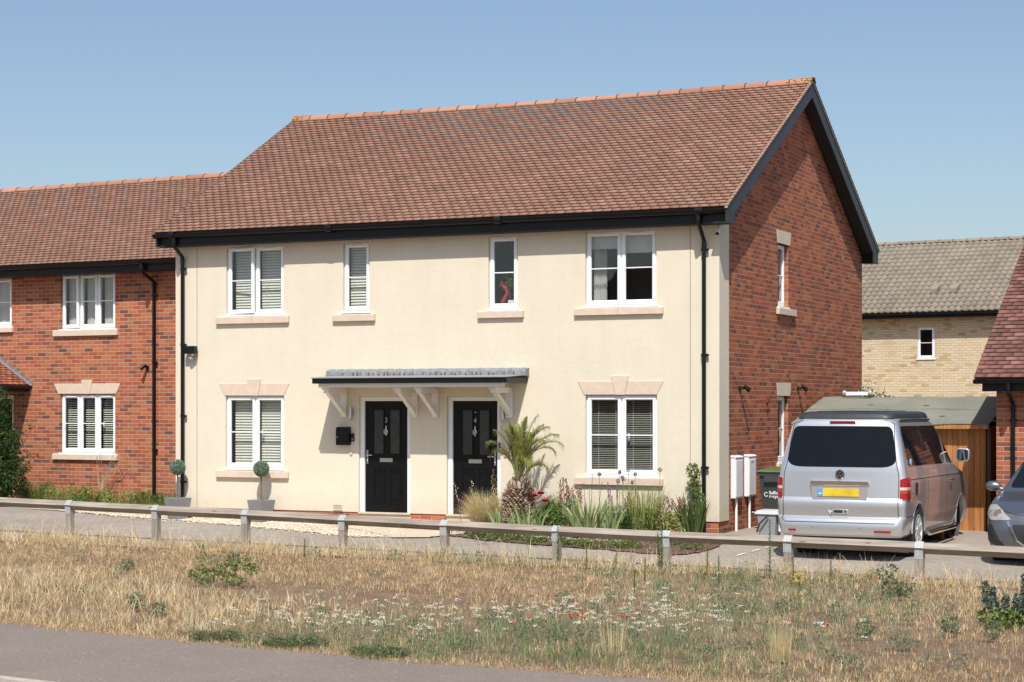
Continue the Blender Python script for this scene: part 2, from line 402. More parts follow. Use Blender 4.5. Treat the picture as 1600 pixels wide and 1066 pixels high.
m_road = plain('road_asphalt', (.12, .115, .11), .9, var=.15, scale=3, bump=.006, bscale=140)
gx = axis(-300, 300, -16, 14, .5, 2); gy = axis(-120, 900, -18, 14, .5, 2)
sheet('ground', gx, gy, -.035, earth_mat())
# footpath, kerb and road in the foreground
def strip(name, d0, d1, z, mat, th=0):
    xs = np.arange(-60, 61, .5); m = MB()
    ey = np.array([edge_y(x) for x in xs]); ey = np.convolve(np.pad(ey, 4, 'edge'), np.ones(9)/9, 'valid')
    a = [(x, y-d0, z) for x, y in zip(xs, ey)]; b = [(x, y-d1, z) for x, y in zip(xs, ey)]; n = len(xs)
    vv = b+a; ff = [(i, i+1, n+i+1, n+i) for i in range(n-1)]
    if th:
        vv += [(x, y, z-th) for x, y, z in b]; ff += [(2*n+i, 2*n+i+1, i+1, i) for i in range(n-1)]
    m.add(vv, ff); return tag(m.build(name, mat), kind='structure')
strip('footpath', .0, 2.75, -.145, asphalt_mat())
strip('kerb', 2.75, 2.88, -.137, m_kerb, .13)
strip('road', 2.88, 12, -.25, m_road)
# block paving between the fence and the houses, with the drive
m_pave = paving_mat()
sheet('paving', axis(-60, 40, -16, 12, .5, 2), np.concatenate([np.arange(-3.90, -3.2, .14), np.arange(-3., 12, .5)]), -.008, m_pave,
      keep=lambda x, y: (y < -.0) | (x > -.1) | (x < -10.5))
poly_sheet('gravel', [(-14.2, .35), (-12.2, -.2), (-10.6, -.35), (-8.8, -.80), (-7.2, -1.25), (-5.75, -1.72), (-5.0, -1.6), (-5.2, -.9), (-5.35, .04), (-10.5, .04), (-10.6, .5)], .006, m_gravel, wob=.03)
poly_sheet('concrete_step', [(-6.9, .04), (-6.75, -.55), (-5.6, -1.25), (-5.0, -1.70), (-4.45, -1.55), (-3.7, -.45), (-3.7, .04)], .014, m_conc)
poly_sheet('flower_bed', [(-3.75, .04), (-3.95, -.4), (-4.45, -1.12), (-3.7, -1.45), (-2.9, -1.72), (-1.9, -1.95), (-1.1, -2.05), (-.5, -2.25), (0.05, -2.3), (.38, -1.9), (.42, -1.2), (.2, -.5), (.02, -.1), (.02, .04)], .010, m_soil, wob=.03)
poly_sheet('lawn', [(-60, 2.9), (-60, -1.0), (-24, .0), (-18, .15), (-15.3, .55), (-14.3, .9), (-12.3, .9), (-10.45, .9), (-10.45, 3.)], .012, plain('lawn_turf', (.11, .13, .035), .95, var=.5, scale=12, bump=.02))
# chalky bay marking on the drive
mk = MB()
for k in range(5):
    a = Vector((.92+.075*k, -2.0+.47*k)); b = a+Vector((.045, .3)); d = Vector((.05, -.008))
    mk.add([(p.x, p.y, gz(p.x, p.y)+.002) for p in (a, a+d, b+d, b)], [(0, 1, 2, 3)])
tag(mk.build('bay_marking', plain('worn_white_paint', (.6, .58, .54), .9, var=.2, scale=40)), kind='structure')

# ------------------------------------------------------------ building helpers
XF = lambda u, d, z: (u, d, z)                      # wall facing -Y: u along X, d into the wall
def XS(x0): return lambda u, d, z: (x0-d, u, z)     # wall facing +X at x0: u along Y
def wall(name, u0, u1, z0, z1, holes, rev, mat, parent, xf=XF, apex=None, d0=0., bottom=False):
    """wall sheet with openings and their reveals (depth rev); apex=(u,z) adds a gable triangle"""
    m = MB(xf); us = sorted({u0, u1, *[h[0] for h in holes], *[h[1] for h in holes]}); zs = sorted({z0, z1, *[h[2] for h in holes], *[h[3] for h in holes]})
    for i in range(len(us)-1):
        for j in range(len(zs)-1):
            cu = (us[i]+us[i+1])/2; cz = (zs[j]+zs[j+1])/2
            if any(h[0] < cu < h[1] and h[2] < cz < h[3] for h in holes): continue
            m.quad((us[i], d0, zs[j]), (us[i+1], d0, zs[j]), (us[i+1], d0, zs[j+1]), (us[i], d0, zs[j+1]))
    for a, b, c, d in holes:
        e = d0+rev
        m.quad((a, d0, c), (a, e, c), (a, e, d), (a, d0, d)); m.quad((b, d0, c), (b, e, c), (b, e, d), (b, d0, d))
        m.quad((a, d0, d), (b, d0, d), (b, e, d), (a, e, d)); m.quad((a, d0, c), (b, d0, c), (b, e, c), (a, e, c))
    if apex: m.add([(u0, d0, z1), (u1, d0, z1), (apex[0], d0, apex[1])], [(0, 1, 2)])
    if bottom: m.quad((u0, d0, z0), (u1, d0, z0), (u1, d0+bottom, z0), (u0, d0+bottom, z0))
    return m.build(name, mat, parent)

def rect_frame(m, a, b, c, d, w, y0, y1, wb=None):
    wb = wb or w
    m.box(a, b, y0, y1, d-w, d); m.box(a, b, y0, y1, c, c+wb); m.box(a, a+w, y0, y1, c+wb, d-w); m.box(b-w, b, y0, y1, c+wb, d-w)

def window(parent, u0, u1, z0, z1, lights, xf=XF, rec=.05, blind='venetian', open_l=None, vents=True, label=None, handle=None, barz=.5, cill=True, room=True, tilt=38):
    fr = MB(xf); rect_frame(fr, u0, u1, z0, z1, .045, rec, rec+.07, .05)
    if cill: fr.box(u0-.03, u1+.03, -.03, rec+.02, z0-.028, z0+.001)
    nl = len(lights); tot = sum(lights); us = [u0+.03]
    for l in lights: us.append(us[-1]+(u1-u0-.06)*l/tot)
    for k in range(1, nl): fr.box(us[k]-.022, us[k]+.022, rec+.003, rec+.067, z0+.05, z1-.045)
    f = fr.build('window', m_white, parent, bevel=.004)
    if label: f['label'] = label
    for k in range(nl):
        a = us[k]+(.012 if k else .0); b = us[k+1]-(.012 if k < nl-1 else .0); c = z0+.03; d = z1-.02
        ang = 0.
        if open_l == k: ang = R(6)
        hx = a   # hinge on the left side of the light
        def sx(u, dd, z, ang=ang, hx=hx):
            if ang: uu = u-hx; dy = dd-(rec-.02); return xf(hx+uu*math.cos(ang)+dy*math.sin(ang), rec-.02+dy*math.cos(ang)-uu*math.sin(ang), z)
            return xf(u, dd, z)
        s = MB(sx); rect_frame(s, a, b, c, d, .052, rec-.022, rec+.03, .06)
        rect_frame(s, a+.04, b-.04, c+.048, d-.04, .02, rec-.014, rec+.025)
        if vents: s.box((a+b)/2-.13, (a+b)/2+.13, rec-.036, rec-.02, d-.042, d-.018)
        so_ = s.build('sash', m_white, f, bevel=.005)
        g = MB(sx); g.quad((a+.055, rec+.004, c+.065), (b-.055, rec+.004, c+.065), (b-.055, rec+.004, d-.055), (a+.055, rec+.004, d-.055)); g.build('pane', m_glass, f)
        bz = c+(d-c)*barz; h = MB(sx); h.box(a+.058, b-.058, rec-.008, rec+.014, bz-.009, bz+.009); h.build('glazing_bar', m_white, f)
        if handle == k:
            hh = MB(sx); hh.box(a+.07, a+.095, rec+.06, rec+.085, bz-.10, bz+.03); hh.box(a+.07, a+.088, rec+.05, rec+.06, bz-.02, bz+.02); hh.build('handle', m_white, f)
        bl = blind[k] if isinstance(blind, (list, tuple)) else blind
        A, B, C_, D = a+.02, b-.02, c+.04, d-.02
        if bl in ('venetian', 'open', 'wide'):
            m = MB(xf); ta = R({'venetian': 62, 'open': 2, 'wide': 26}[bl]); pitch = {'venetian': .05, 'open': .03, 'wide': .046}[bl]; w = {'venetian': .05, 'open': .025, 'wide': .05}[bl]/2
            n = int((D-C_)/pitch)
            if bl != 'open' and k == 0 and nl > 1 and bl == 'venetian': A += .04
            for i in range(n):
                zc = C_+.04+i*pitch
                if zc > D-.03: break
                j = random.uniform(-.03, .03)
                y0 = rec+.14; cy = math.cos(ta+j)*w; cz = math.sin(ta+j)*w; th = .0016
                m.add([(A, y0-cy, zc+cz*-1), (B, y0-cy, zc-cz), (B, y0, zc+.004), (A, y0, zc+.004), (A, y0+cy, zc+cz), (B, y0+cy, zc+cz)], [(0, 1, 2, 3), (3, 2, 5, 4)])
            m.box(A, B, rec+.125, rec+.165, D-.03, D); m.box(A, B, rec+.125, rec+.155, C_, C_+.018)
            for q in (.22, .78): m.box(A+(B-A)*q-.002, A+(B-A)*q+.002, rec+.112, rec+.114, C_, D)
            m.build('blind', m_blind, f)
        elif bl == 'half':      # roller blind drawn part of the way
            m = MB(xf); m.box(A, B, rec+.12, rec+.123, D-.30, D); m.box(A, B, rec+.115, rec+.13, D-.32, D-.30); m.build('roller_blind', m_curtain, f)
        elif bl == 'curtain':
            m = MB(xf); nn = 30; wv = (B-A)*.42
            vv = []
            for i in range(nn+1):
                x = A+wv*i/nn; y = rec+.2+.03*math.sin(i*1.5); vv += [(x, y, C_), (x, y, D)]
            m.add(vv, [(2*i, 2*i+2, 2*i+3, 2*i+1) for i in range(nn)]); m.box(A, B, rec+.12, rec+.123, D-.24, D); m.build('curtain', m_curtain, f, smooth=True)
        elif bl == 'net':
            m = MB(xf); nn = 36; vv = []
            for i in range(nn+1):
                x = lerp(A, B, i/nn); y = rec+.16+.012*math.sin(i*1.1+k)+.006*math.sin(i*.37); vv += [(x, y, C_), (x, y+.01*math.sin(i*.5), (C_+D)/2), (x, y, D)]
            ff = []
            for i in range(nn): ff += [(3*i, 3*i+3, 3*i+4, 3*i+1), (3*i+1, 3*i+4, 3*i+5, 3*i+2)]
            m.add(vv, ff)
            m.build('curtain', m_curtain, f, smooth=True)
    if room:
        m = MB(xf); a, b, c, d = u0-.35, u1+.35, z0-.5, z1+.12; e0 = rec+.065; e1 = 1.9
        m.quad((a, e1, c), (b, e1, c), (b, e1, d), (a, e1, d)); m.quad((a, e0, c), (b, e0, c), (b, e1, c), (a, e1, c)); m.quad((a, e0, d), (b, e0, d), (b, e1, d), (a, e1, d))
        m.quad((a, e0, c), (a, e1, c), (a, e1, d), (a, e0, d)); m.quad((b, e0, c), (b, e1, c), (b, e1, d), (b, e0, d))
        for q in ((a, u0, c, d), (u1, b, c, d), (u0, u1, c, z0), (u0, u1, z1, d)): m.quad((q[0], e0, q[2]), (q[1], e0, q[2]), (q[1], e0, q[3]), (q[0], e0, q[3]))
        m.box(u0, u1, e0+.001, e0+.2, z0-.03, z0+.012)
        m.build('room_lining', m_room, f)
    return f

def sill(parent, u0, u1, z0, z1, xf=XF, mat=None, split=True, proj=.06):
    m = MB(xf); mid = (u0+u1)/2
    segs = [(u0, mid-.003), (mid+.003, u1)] if split else [(u0, u1)]
    for a, b in segs:
        m.prism([(-proj, z0), (-proj, z1-.01), (.05, z1+.012), (.05, z0)], 0, a, b) if xf is XF else m.add(*_pr([(-proj, z0), (-proj, z1-.01), (.05, z1+.012), (.05, z0)], a, b))
    return m.build('stone_sill', mat or m_stone, parent, bevel=.004)
def _pr(poly, a, b):
    n = len(poly); vv = [(a, p[0], p[1]) for p in poly]+[(b, p[0], p[1]) for p in poly]
    return vv, [tuple(range(n)), tuple(range(2*n-1, n-1, -1))]+[(i, i+n, (i+1) % n+n, (i+1) % n) for i in range(n)]
def lintel(parent, u0, u1, z0, z1, flare, key=None, xf=XF, mat=None, proj=.012):
    """splayed flat-arch lintel with a taller keystone"""
    m = MB(xf)
    def wedge(a0, a1, b0, b1, c, d, pr, mm):
        mm.add([(a0, -pr, c), (a1, -pr, c), (b1, -pr, d), (b0, -pr, d), (a0, .05, c), (a1, .05, c), (b1, .05, d), (b0, .05, d)],
               [(0, 1, 2, 3), (7, 6, 5, 4), (0, 4, 5, 1), (1, 5, 6, 2), (2, 6, 7, 3), (3, 7, 4, 0)])
    if key:
        kb, kt, kz = key; mid = (u0+u1)/2; kf = kb+(kt-kb)*(z1-z0)/(kz-z0)
        wedge(u0, mid-kb/2-.003, u0-flare, mid-kf/2-.003, z0, z1, proj, m); wedge(mid+kb/2+.003, u1, mid+kf/2+.003, u1+flare, z0, z1, proj, m)
        o = m.build('lintel', mat or m_stone, parent, bevel=.003)
        k = MB(xf); wedge(mid-kb/2, mid+kb/2, mid-kt/2, mid+kt/2, z0-.003, kz, proj+.008, k); k.build('keystone', mat or m_stone, o, bevel=.003)
    else:
        wedge(u0, u1, u0-flare, u1+flare, z0, z1, proj, m); o = m.build('lintel', mat or m_stone, parent, bevel=.003)
    return o

def tiles(name, u0, u1, e, r, gauge, tw, mat, parent, th=.034, jit=.0022, skip=None, swap=False, sag=0.):
    """overlapping tile courses from the eave e=(d,z) to the ridge r=(d,z), running u0..u1"""
    e = np.array(e, float); r = np.array(r, float); L = np.linalg.norm(r-e); s = (r-e)/L; nrm = np.array([-s[1], s[0]]) if s[0] > 0 else np.array([s[1], -s[0]])
    nr = int(round(L/gauge)); gauge = L/nr; V = []; F = []
    nc = int(round((u1-u0)/tw)); tw = (u1-u0)/nc
    for i in range(nr):
        off = (i % 2)*.5
        uu = np.arange(-off, nc+.01)*tw+u0; a = np.maximum(uu, u0)+.0006; b = np.minimum(uu+tw, u1)-.0006; k = b-a > .02; a = a[k]; b = b[k]
        if skip is not None:
            kk = skip((a+b)/2, (i+.5)/nr); a = a[kk]; b = b[kk]
        m = len(a)
        if not m: continue
        s0 = i*gauge+rng.normal(0, jit*.5, m); s1 = np.full(m, (i+1)*gauge+.02); h0 = th+rng.uniform(0, jit, m); h0b = h0+rng.normal(0, jit*.35, m)
        b0 = np.full(m, .017)
        sg = -sag*np.sin(np.pi*((a+b)/2-u0)/(u1-u0))*((i+.5)/nr)
        def P(u, ss, hh):
            q = e[None]+ss[:, None]*s[None]+(hh)[:, None]*nrm[None]; return np.stack([u, q[:, 0], q[:, 1]+sg], 1)
        A = np.stack([P(a, s0, b0), P(b, s0, b0), P(b, s0, h0b), P(a, s0, h0), P(b, s1, h0b*0+.003), P(a, s1, h0*0+.003), P(a, s1, b0), P(b, s1, b0)], 1)
        n0 = len(V)*0+sum(len(x) for x in V); V.append(A.reshape(-1, 3)); base = n0+np.arange(m)[:, None]*8
        for q in ((0, 1, 2, 3), (3, 2, 4, 5), (0, 3, 5, 6), (1, 7, 4, 2)): F.append(base+np.array(q)[None])
    V = np.concatenate(V); F = np.concatenate(F)
    if swap: V = V[:, [1, 0, 2]]
    return npmesh(name, V, F, mat, parent)
def ridge(parent, u0, u1, d, z, mat, n=None, sag=0., ends=True, rr=.125):
    m = MB(); n = n or int((u1-u0)/.45); L = (u1-u0)/n; jm = m
    for i in range(n):
        a = u0+i*L; b = a+L-.012; zz = [z-sag*math.sin(math.pi*(q-u0)/(u1-u0))+random.uniform(-.003, .003) for q in (a, b)]
        vv = []; K = 8
        for x, zc in ((a, zz[0]), (b, zz[1])):
            for rad in (rr, rr-.02):
                for k in range(K+1):
                    t = math.pi*(.06+.88*k/K); vv.append((x, d-rad*math.cos(t), zc-.06+rad*math.sin(t)))
        w = K+1; ff = []
        for k in range(K): ff += [(k, k+1, 2*w+k+1, 2*w+k), (w+k, 3*w+k, 3*w+k+1, w+k+1), (k, w+k, w+k+1, k+1), (2*w+k, 2*w+k+1, 3*w+k+1, 3*w+k)]
        m.cur = 0; m.add(vv, ff); m.cur = 1
        jm.add([(x, d-(rr-.004+q*.012)*math.cos(math.pi*(.06+.88*k/K)), zz[1]-.06+(rr-.004+q*.012)*math.sin(math.pi*(.06+.88*k/K))) for q, x in ((0, b-.004), (1, b-.004), (1, b+.016), (0, b+.016)) for k in range(K+1)],
               [(q*w+k, q*w+k+1, ((q+1) % 4)*w+k+1, ((q+1) % 4)*w+k) for q in range(3) for k in range(K)])
    return m.build('ridge', [mat, m_mortar], parent, smooth=False)

def gutter(parent, u0, u1, d, z, name='gutter', rad=.062, step=.9, ends=True):
    m = MB(); K = 8; vv = []
    for x in (u0, u1):
        for rd in (rad, rad-.006):
            for k in range(K+1):
                t = math.pi+math.pi*k/K; vv.append((x, d+rd*math.cos(t), z+rd*math.sin(t)))
    w = K+1; ff = []
    for k in range(K): ff += [(k, k+1, 2*w+k+1, 2*w+k), (w+k, 3*w+k, 3*w+k+1, w+k+1)]
    ff += [(0, w, 3*w, 2*w), (K, 2*w+K, 3*w+K, w+K)]
    for q in (0, 2): ff.append(tuple(q*w+k for k in range(K+1)))
    m.add(vv, ff)
    m.tube([(u0, d-rad, z+.002), (u1, d-rad, z+.002)], .007, 6)
    g = m.build(name, m_black, parent, smooth=True)
    n = int((u1-u0)/step)
    for i in range(n+1):
        b = MB(); x = u0+.05+(u1-u0-.12)*i/max(1, n); pts = [(x, d+(rad+.004)*math.cos(math.pi+math.pi*k/8), z+(rad+.004)*math.sin(math.pi+math.pi*k/8)) for k in range(9)]
        vv = []
        for p in pts: vv += [(p[0]-.012, p[1], p[2]), (p[0]+.012, p[1], p[2])]
        b.add(vv, [(2*k, 2*k+1, 2*k+3, 2*k+2) for k in range(8)]); b.box(x-.012, x+.012, d-rad-.01, d-rad+.002, z-.012, z+.016)
        b.build('gutter_bracket', m_black, g, smooth=True)
    return g
def downpipe(parent, x, yw, d, ztop, zbot, clips=(.5,), kick=.35):
    m = MB(); r = .034
    m.tube([(x, d, ztop), (x, d, ztop-.12)], .042, 12)
    m.tube([(x, d, ztop-.1), (x, d, ztop-.17), (x+.01, lerp(d, yw, .15), ztop-.2), (x+.01, lerp(d, yw, .85), ztop-kick+.03), (x+.01, yw, ztop-kick), (x+.01, yw, zbot)], r, 12)
    m.tube([(x+.01, yw, ztop-kick-.02), (x+.01, yw, ztop-kick-.12)], .04, 12)
    o = m.build('downpipe', m_black, parent, smooth=True)
    for z in clips:
        b = MB(); b.tube([(x+.01, yw, z-.02), (x+.01, yw, z+.02)], .042, 12); b.box(x-.05, x+.07, yw+.015, yw+.05, z-.018, z+.018); b.box(x+.05, x+.09, yw-.01, yw+.02, z-.012, z+.012); b.build('pipe_clip', m_black, o, smooth=True)
    return o

# ============================================================ THE CREAM SEMI-DETACHED PAIR
H = empty('semi_detached_house', (0, 0, 0), label='cream rendered pair of houses with two black front doors and a red brick gable side', cat='house')
WL, WR, WD, ZT, ZD = -10.434, 0., 9.03, 5.12, .336
RIDGE = (4.5, 8.04); EAVE = (-.32, 5.335); EAVB = (9.32, 5.335)
wins = [(-9.336, -8.114, 3.815, 5.045), (-6.909, -6.377, 3.825, 5.03), (-4.088, -3.541, 3.81, 5.035), (-2.317, -1.068, 3.82, 5.05), (-9.35, -8.114, 1.06, 2.362), (-2.314, -1.06, 1.045, 2.362)]
doors = [(-6.595, -5.579, ZD, 2.345), (-4.875, -3.861, ZD, 2.345)]
wall('rendered_wall', WL, WR, ZD, ZT+.02, wins+doors, .05, m_render, H, bottom=.03)
q = MB(XS(0.)); q.quad((0, 0, ZD), (.482, 0, ZD), (.482, 0, ZT+.3), (0, 0, ZT+.3)); q.quad((.482, 0, ZD), (.482, .025, ZD), (.482, .025, ZT+.3), (.482, 0, ZT+.3)); q.quad((0, 0, ZD), (.482, 0, ZD), (.482, .03, ZD), (0, .03, ZD))
q.build('rendered_return', m_render, H)
sh = [(3.235, 3.86, 3.93, 5.04), (3.235, 3.86, 1.2, 2.36)]
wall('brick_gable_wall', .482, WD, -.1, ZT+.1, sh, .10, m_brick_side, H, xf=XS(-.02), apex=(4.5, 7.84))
g = MB(XS(-.02)); g.quad((.022, 0, -.1), (.482, 0, -.1), (.482, 0, ZD+.01), (.022, 0, ZD+.01)); g.quad((.0, 0, -.1), (.022, 0, -.1), (.022, 0, ZD), (0, 0, ZD)) if 0 else None
g.build('plinth_return', m_brick_side, H)
p = MB()
for a, b in ((WL, -6.60), (-5.575, -4.88), (-3.856, -.02)): p.quad((a, .022, -.1), (b, .022, -.1), (b, .022, ZD+.01), (a, .022, ZD+.01))
p.build('brick_plinth', m_brick, H)
for a, b in ((-6.6, -5.575), (-4.88, -3.856)):
    m = MB(); m.box(a, b, .0, .12, -.1, ZD-.03); m.box(a, b, -.03, .13, ZD-.03, ZD+.002); m.build('door_step', m_conc, H, bevel=.006)
bk = MB(); bk.quad((WL, 0, -.1), (WL, WD, -.1), (WL, WD, ZT), (WL, 0, ZT)); bk.add([(WL, 0, ZT), (WL, WD, ZT), (WL, 4.5, 7.84)], [(0, 1, 2)]); bk.quad((WL, WD, -.1), (-.02, WD, -.1), (-.02, WD, ZT+.1), (WL, WD, ZT+.1))
bk.build('rear_wall', m_brick_side, H)
for x in (-9.965, -.49):
    m = MB(); m.box(x-.006, x+.006, -.002, .01, ZD, ZT); m.build('movement_joint', plain('joint_sealant', (.30, .24, .17), .8), H)
# roof
def roof_sheet(parent, u0, u1, e, r, b, mat=None, name='roof_felt'):
    m = MB(); t = .05
    m.add([(u0, e[0], e[1]-.004), (u1, e[0], e[1]-.004), (u1, r[0], r[1]-.004), (u0, r[0], r[1]-.004), (u1, b[0], b[1]-.004), (u0, b[0], b[1]-.004),
           (u0, e[0], e[1]-t), (u1, e[0], e[1]-t), (u1, r[0], r[1]-t), (u0, r[0], r[1]-t), (u1, b[0], b[1]-t), (u0, b[0], b[1]-t)],
          [(0, 1, 2, 3), (3, 2, 4, 5), (6, 9, 8, 7), (9, 11, 10, 8), (0, 6, 7, 1), (5, 4, 10, 11), (1, 7, 8, 2), (2, 8, 10, 4), (0, 3, 9, 6), (3, 5, 11, 9)])
    return m.build(name, mat or m_mortar, parent)
U0, U1 = -10.66, .265
RR = roof_sheet(H, U0+.02, U1-.02, EAVE, RIDGE, EAVB, name='roof')
tiles('front_roof_tiles', U0, U1, (EAVE[0]-.03, EAVE[1]-.015), RIDGE, .128, .165, m_tile, RR, sag=.03)
tiles('rear_roof_tiles', U0, U1, (EAVB[0]+.03, EAVB[1]-.015), RIDGE, .128, .165, m_tile, RR, sag=.03)
rg = ridge(RR, U0, U1, RIDGE[0], RIDGE[1]+.01, m_ridge, 26, sag=.05)
for a, b in ((U0-.004, U0+.30), (U1-.5, U1+.004)):   # lichen crusts at the two ridge ends
    m = MB()
    for k in range(70):
        x = random.uniform(a, b) if a < 0 and b < 0 else b-abs(random.gauss(0, .18)); t = R(random.uniform(20, 150)); rr = .127
        c = Vector((x, RIDGE[0]-rr*math.cos(t), RIDGE[1]-.05+rr*math.sin(t))); s = random.uniform(.008, .022); m.ball(c, s, 6, 4, .5)
    tag(m.build('lichen', m_lichen, rg), kind='stuff')
# eaves: soffit, fascia, gutter; verges: bargeboard, box ends, soffit
f = MB(); f.box(U0+.03, U1-.055, -.26, -.235, 5.07, 5.31); f.build('fascia', m_black, H, bevel=.003)
f = MB(); f.box(U0+.03, U1-.055, -.234, 0.03, 5.075, 5.095); f.build('soffit', m_soffit, H)
f = MB(); f.box(U0+.03, U1-.055, WD-.02, WD+.235, 5.075, 5.3); f.build('rear_fascia', m_black, H)
g = gutter(H, U0-.02, U1-.05, -.322, 5.285, step=1.02)
for x in (-10.28, -7.0, -3.75, -.22):
    m = MB(); m.tube([(x-.06, -.322, 5.275), (x+.06, -.322, 5.275)], .071, 14); m.build('gutter_joint', m_black, g, smooth=True)
gutter(H, U0, U1-.05, WD+.30, 5.285, name='rear_gutter')
for s, x in ((1, U1-.055), (-1, U0+.02)):
    m = MB(); E_, A_, B_ = (-.45, 5.30), (4.36, 8.01), (9.17, 5.30); w = .24
    th = .03
    def bar(p0, p1, q0, q1): m.prism([p0, p1, q1, q0], 0, x, x+th)
    k = w*1.14
    m.prism([(-.34, 5.31), (4.5, 8.03), (4.5, 8.03-k), (.06, 5.31-k+.225), (0.01, 5.07), (-.34, 5.07)], 0, x, x+th)
    m.prism([(9.32, 5.31), (4.5, 8.03), (4.5, 8.03-k), (8.92, 5.31-k+.225), (8.97, 5.07), (9.32, 5.07)], 0, x, x+th)
    bb = m.build('bargeboard', m_board, H, bevel=.003)
    m = MB(); y0 = x-.0 if s > 0 else x+th; y1 = .0 if s > 0 else WL
    for (a, b) in (((-.1, 5.19), (4.5, 7.79)), ((9.1, 5.19), (4.5, 7.79))):
        m.add([(y0, a[0], a[1]), (y1, a[0], a[1]), (y1, b[0], b[1]), (y0, b[0], b[1])], [(0, 1, 2, 3)])
    for a, b in ((-.34, 0), (WD, 9.32)): m.box(min(y0, y1)+.001, max(y0, y1)-.001, a+.002, b, 5.072, 5.09)
    if s > 0:
        m.box(.0, x-.001, -.234, -.01, 5.09, 5.30); m.box(0, x-.001, WD+.02, 9.3, 5.09, 5.3)
    m.build('verge_soffit', m_soffit, bb)
    m = MB(); xx = x+th if s > 0 else x-.012
    for a, b in (((-.36, 5.33), (4.5, 8.055)), ((9.34, 5.33), (4.5, 8.055))):
        m.prism([a, b, (b[0], b[1]-.03), (a[0], a[1]-.03)], 0, xx-.03, xx+.016)
    m.build('verge_mortar', plain('verge_mortar', (.36, .31, .25) if s > 0 else (.2, .12, .09), .95, var=.3, scale=30), bb)
downpipe(H, -10.25, -.065, -.322, 5.24, .12, clips=(4.68, 3.3, 2.0, .8))
downpipe(H, -.245, -.065, -.322, 5.24, .12, clips=(4.68, 3.0, 1.2), kick=.42)
# windows, sills, lintels
WIN = [
    dict(lights=[1, 1], open_l=0, blind='venetian'), dict(lights=[1], blind='venetian'), dict(lights=[1], blind='none'),
    dict(lights=[1, 1], blind=['curtain', 'half']), dict(lights=[1, 1], blind='venetian', vents=False, handle=1), dict(lights=[1, 1], blind='open', vents=False, handle=1)]
for (a, b, c, d), k in zip(wins, WIN): window(H, a, b, c, d, **k)
for a, b, z0, z1 in ((-9.528, -8.0, 3.66, 3.785), (-7.096, -6.257, 3.662, 3.785), (-4.268, -3.424, 3.663, 3.782), (-2.494, -.947, 3.673, 3.79), (-9.528, -8.008, .90, 1.025), (-2.487, -.946, .893, 1.018)):
    sill(H, a, b, z0, z1, split=b-a > 1.2)
lintel(H, -9.365, -8.114, 2.37, 2.585, .115, (.17, .30, 2.665)); lintel(H, -2.335, -1.06, 2.37, 2.59, .115, (.17, .31, 2.678))
xs = XS(-.02)
for (a, b, c, d) in sh:
    window(H, a, b, c, d, [1], xf=xs, rec=.085, blind='none', vents=False)
    lintel(H, a-.03, b+.08, d+.0, d+.225, .06, xf=xs, mat=m_stone2)
    sill(H, a-.09, b+.34, c-.14, c-.02, xf=xs, mat=m_stone2, split=False)
# things on the sill of the third upper window: a red ornament and a white box on the inner ledge
o = MB(); o.tube([(-3.93, .21, 3.85), (-3.90, .2, 3.97), (-3.83, .2, 4.08), (-3.85, .21, 4.16)], [.05, .04, .03, .035], 10); o.tube([(-3.85, .21, 4.16), (-3.95, .2, 4.26), (-3.97, .2, 4.20)], [.045, .04, .02], 10)
tag(o.build('ornament', plain('red_fabric', (.4, .03, .03), .8), smooth=True), 'red curved ornament standing inside the narrow upper window right of centre', 'ornament')
o = MB(); o.box(-3.80, -3.60, .16, .28, 3.835, 3.97); tag(o.build('white_box', m_white, bevel=.004), 'small white box inside the narrow upper window beside the red ornament', 'box')
o = MB()
for k in range(120):
    c = Vector((random.gauss(-3.8, .1), .24+random.uniform(-.03, .05), random.gauss(4.27, .09))); a = random.uniform(0, 6.3); r_ = .035
    o.add([c, c+Vector((r_*math.cos(a), .01, r_*math.sin(a))), c+Vector((r_*1.6*math.cos(a+.4), 0, r_*1.6*math.sin(a+.4)))], [(0, 1, 2)])
o.tube([(-3.8, .24, 3.97), (-3.8, .24, 4.3)], .006, 5)
tag(o.build('house_plant', m_leaf), 'green leafy plant above the white box inside the narrow upper window', 'plant')

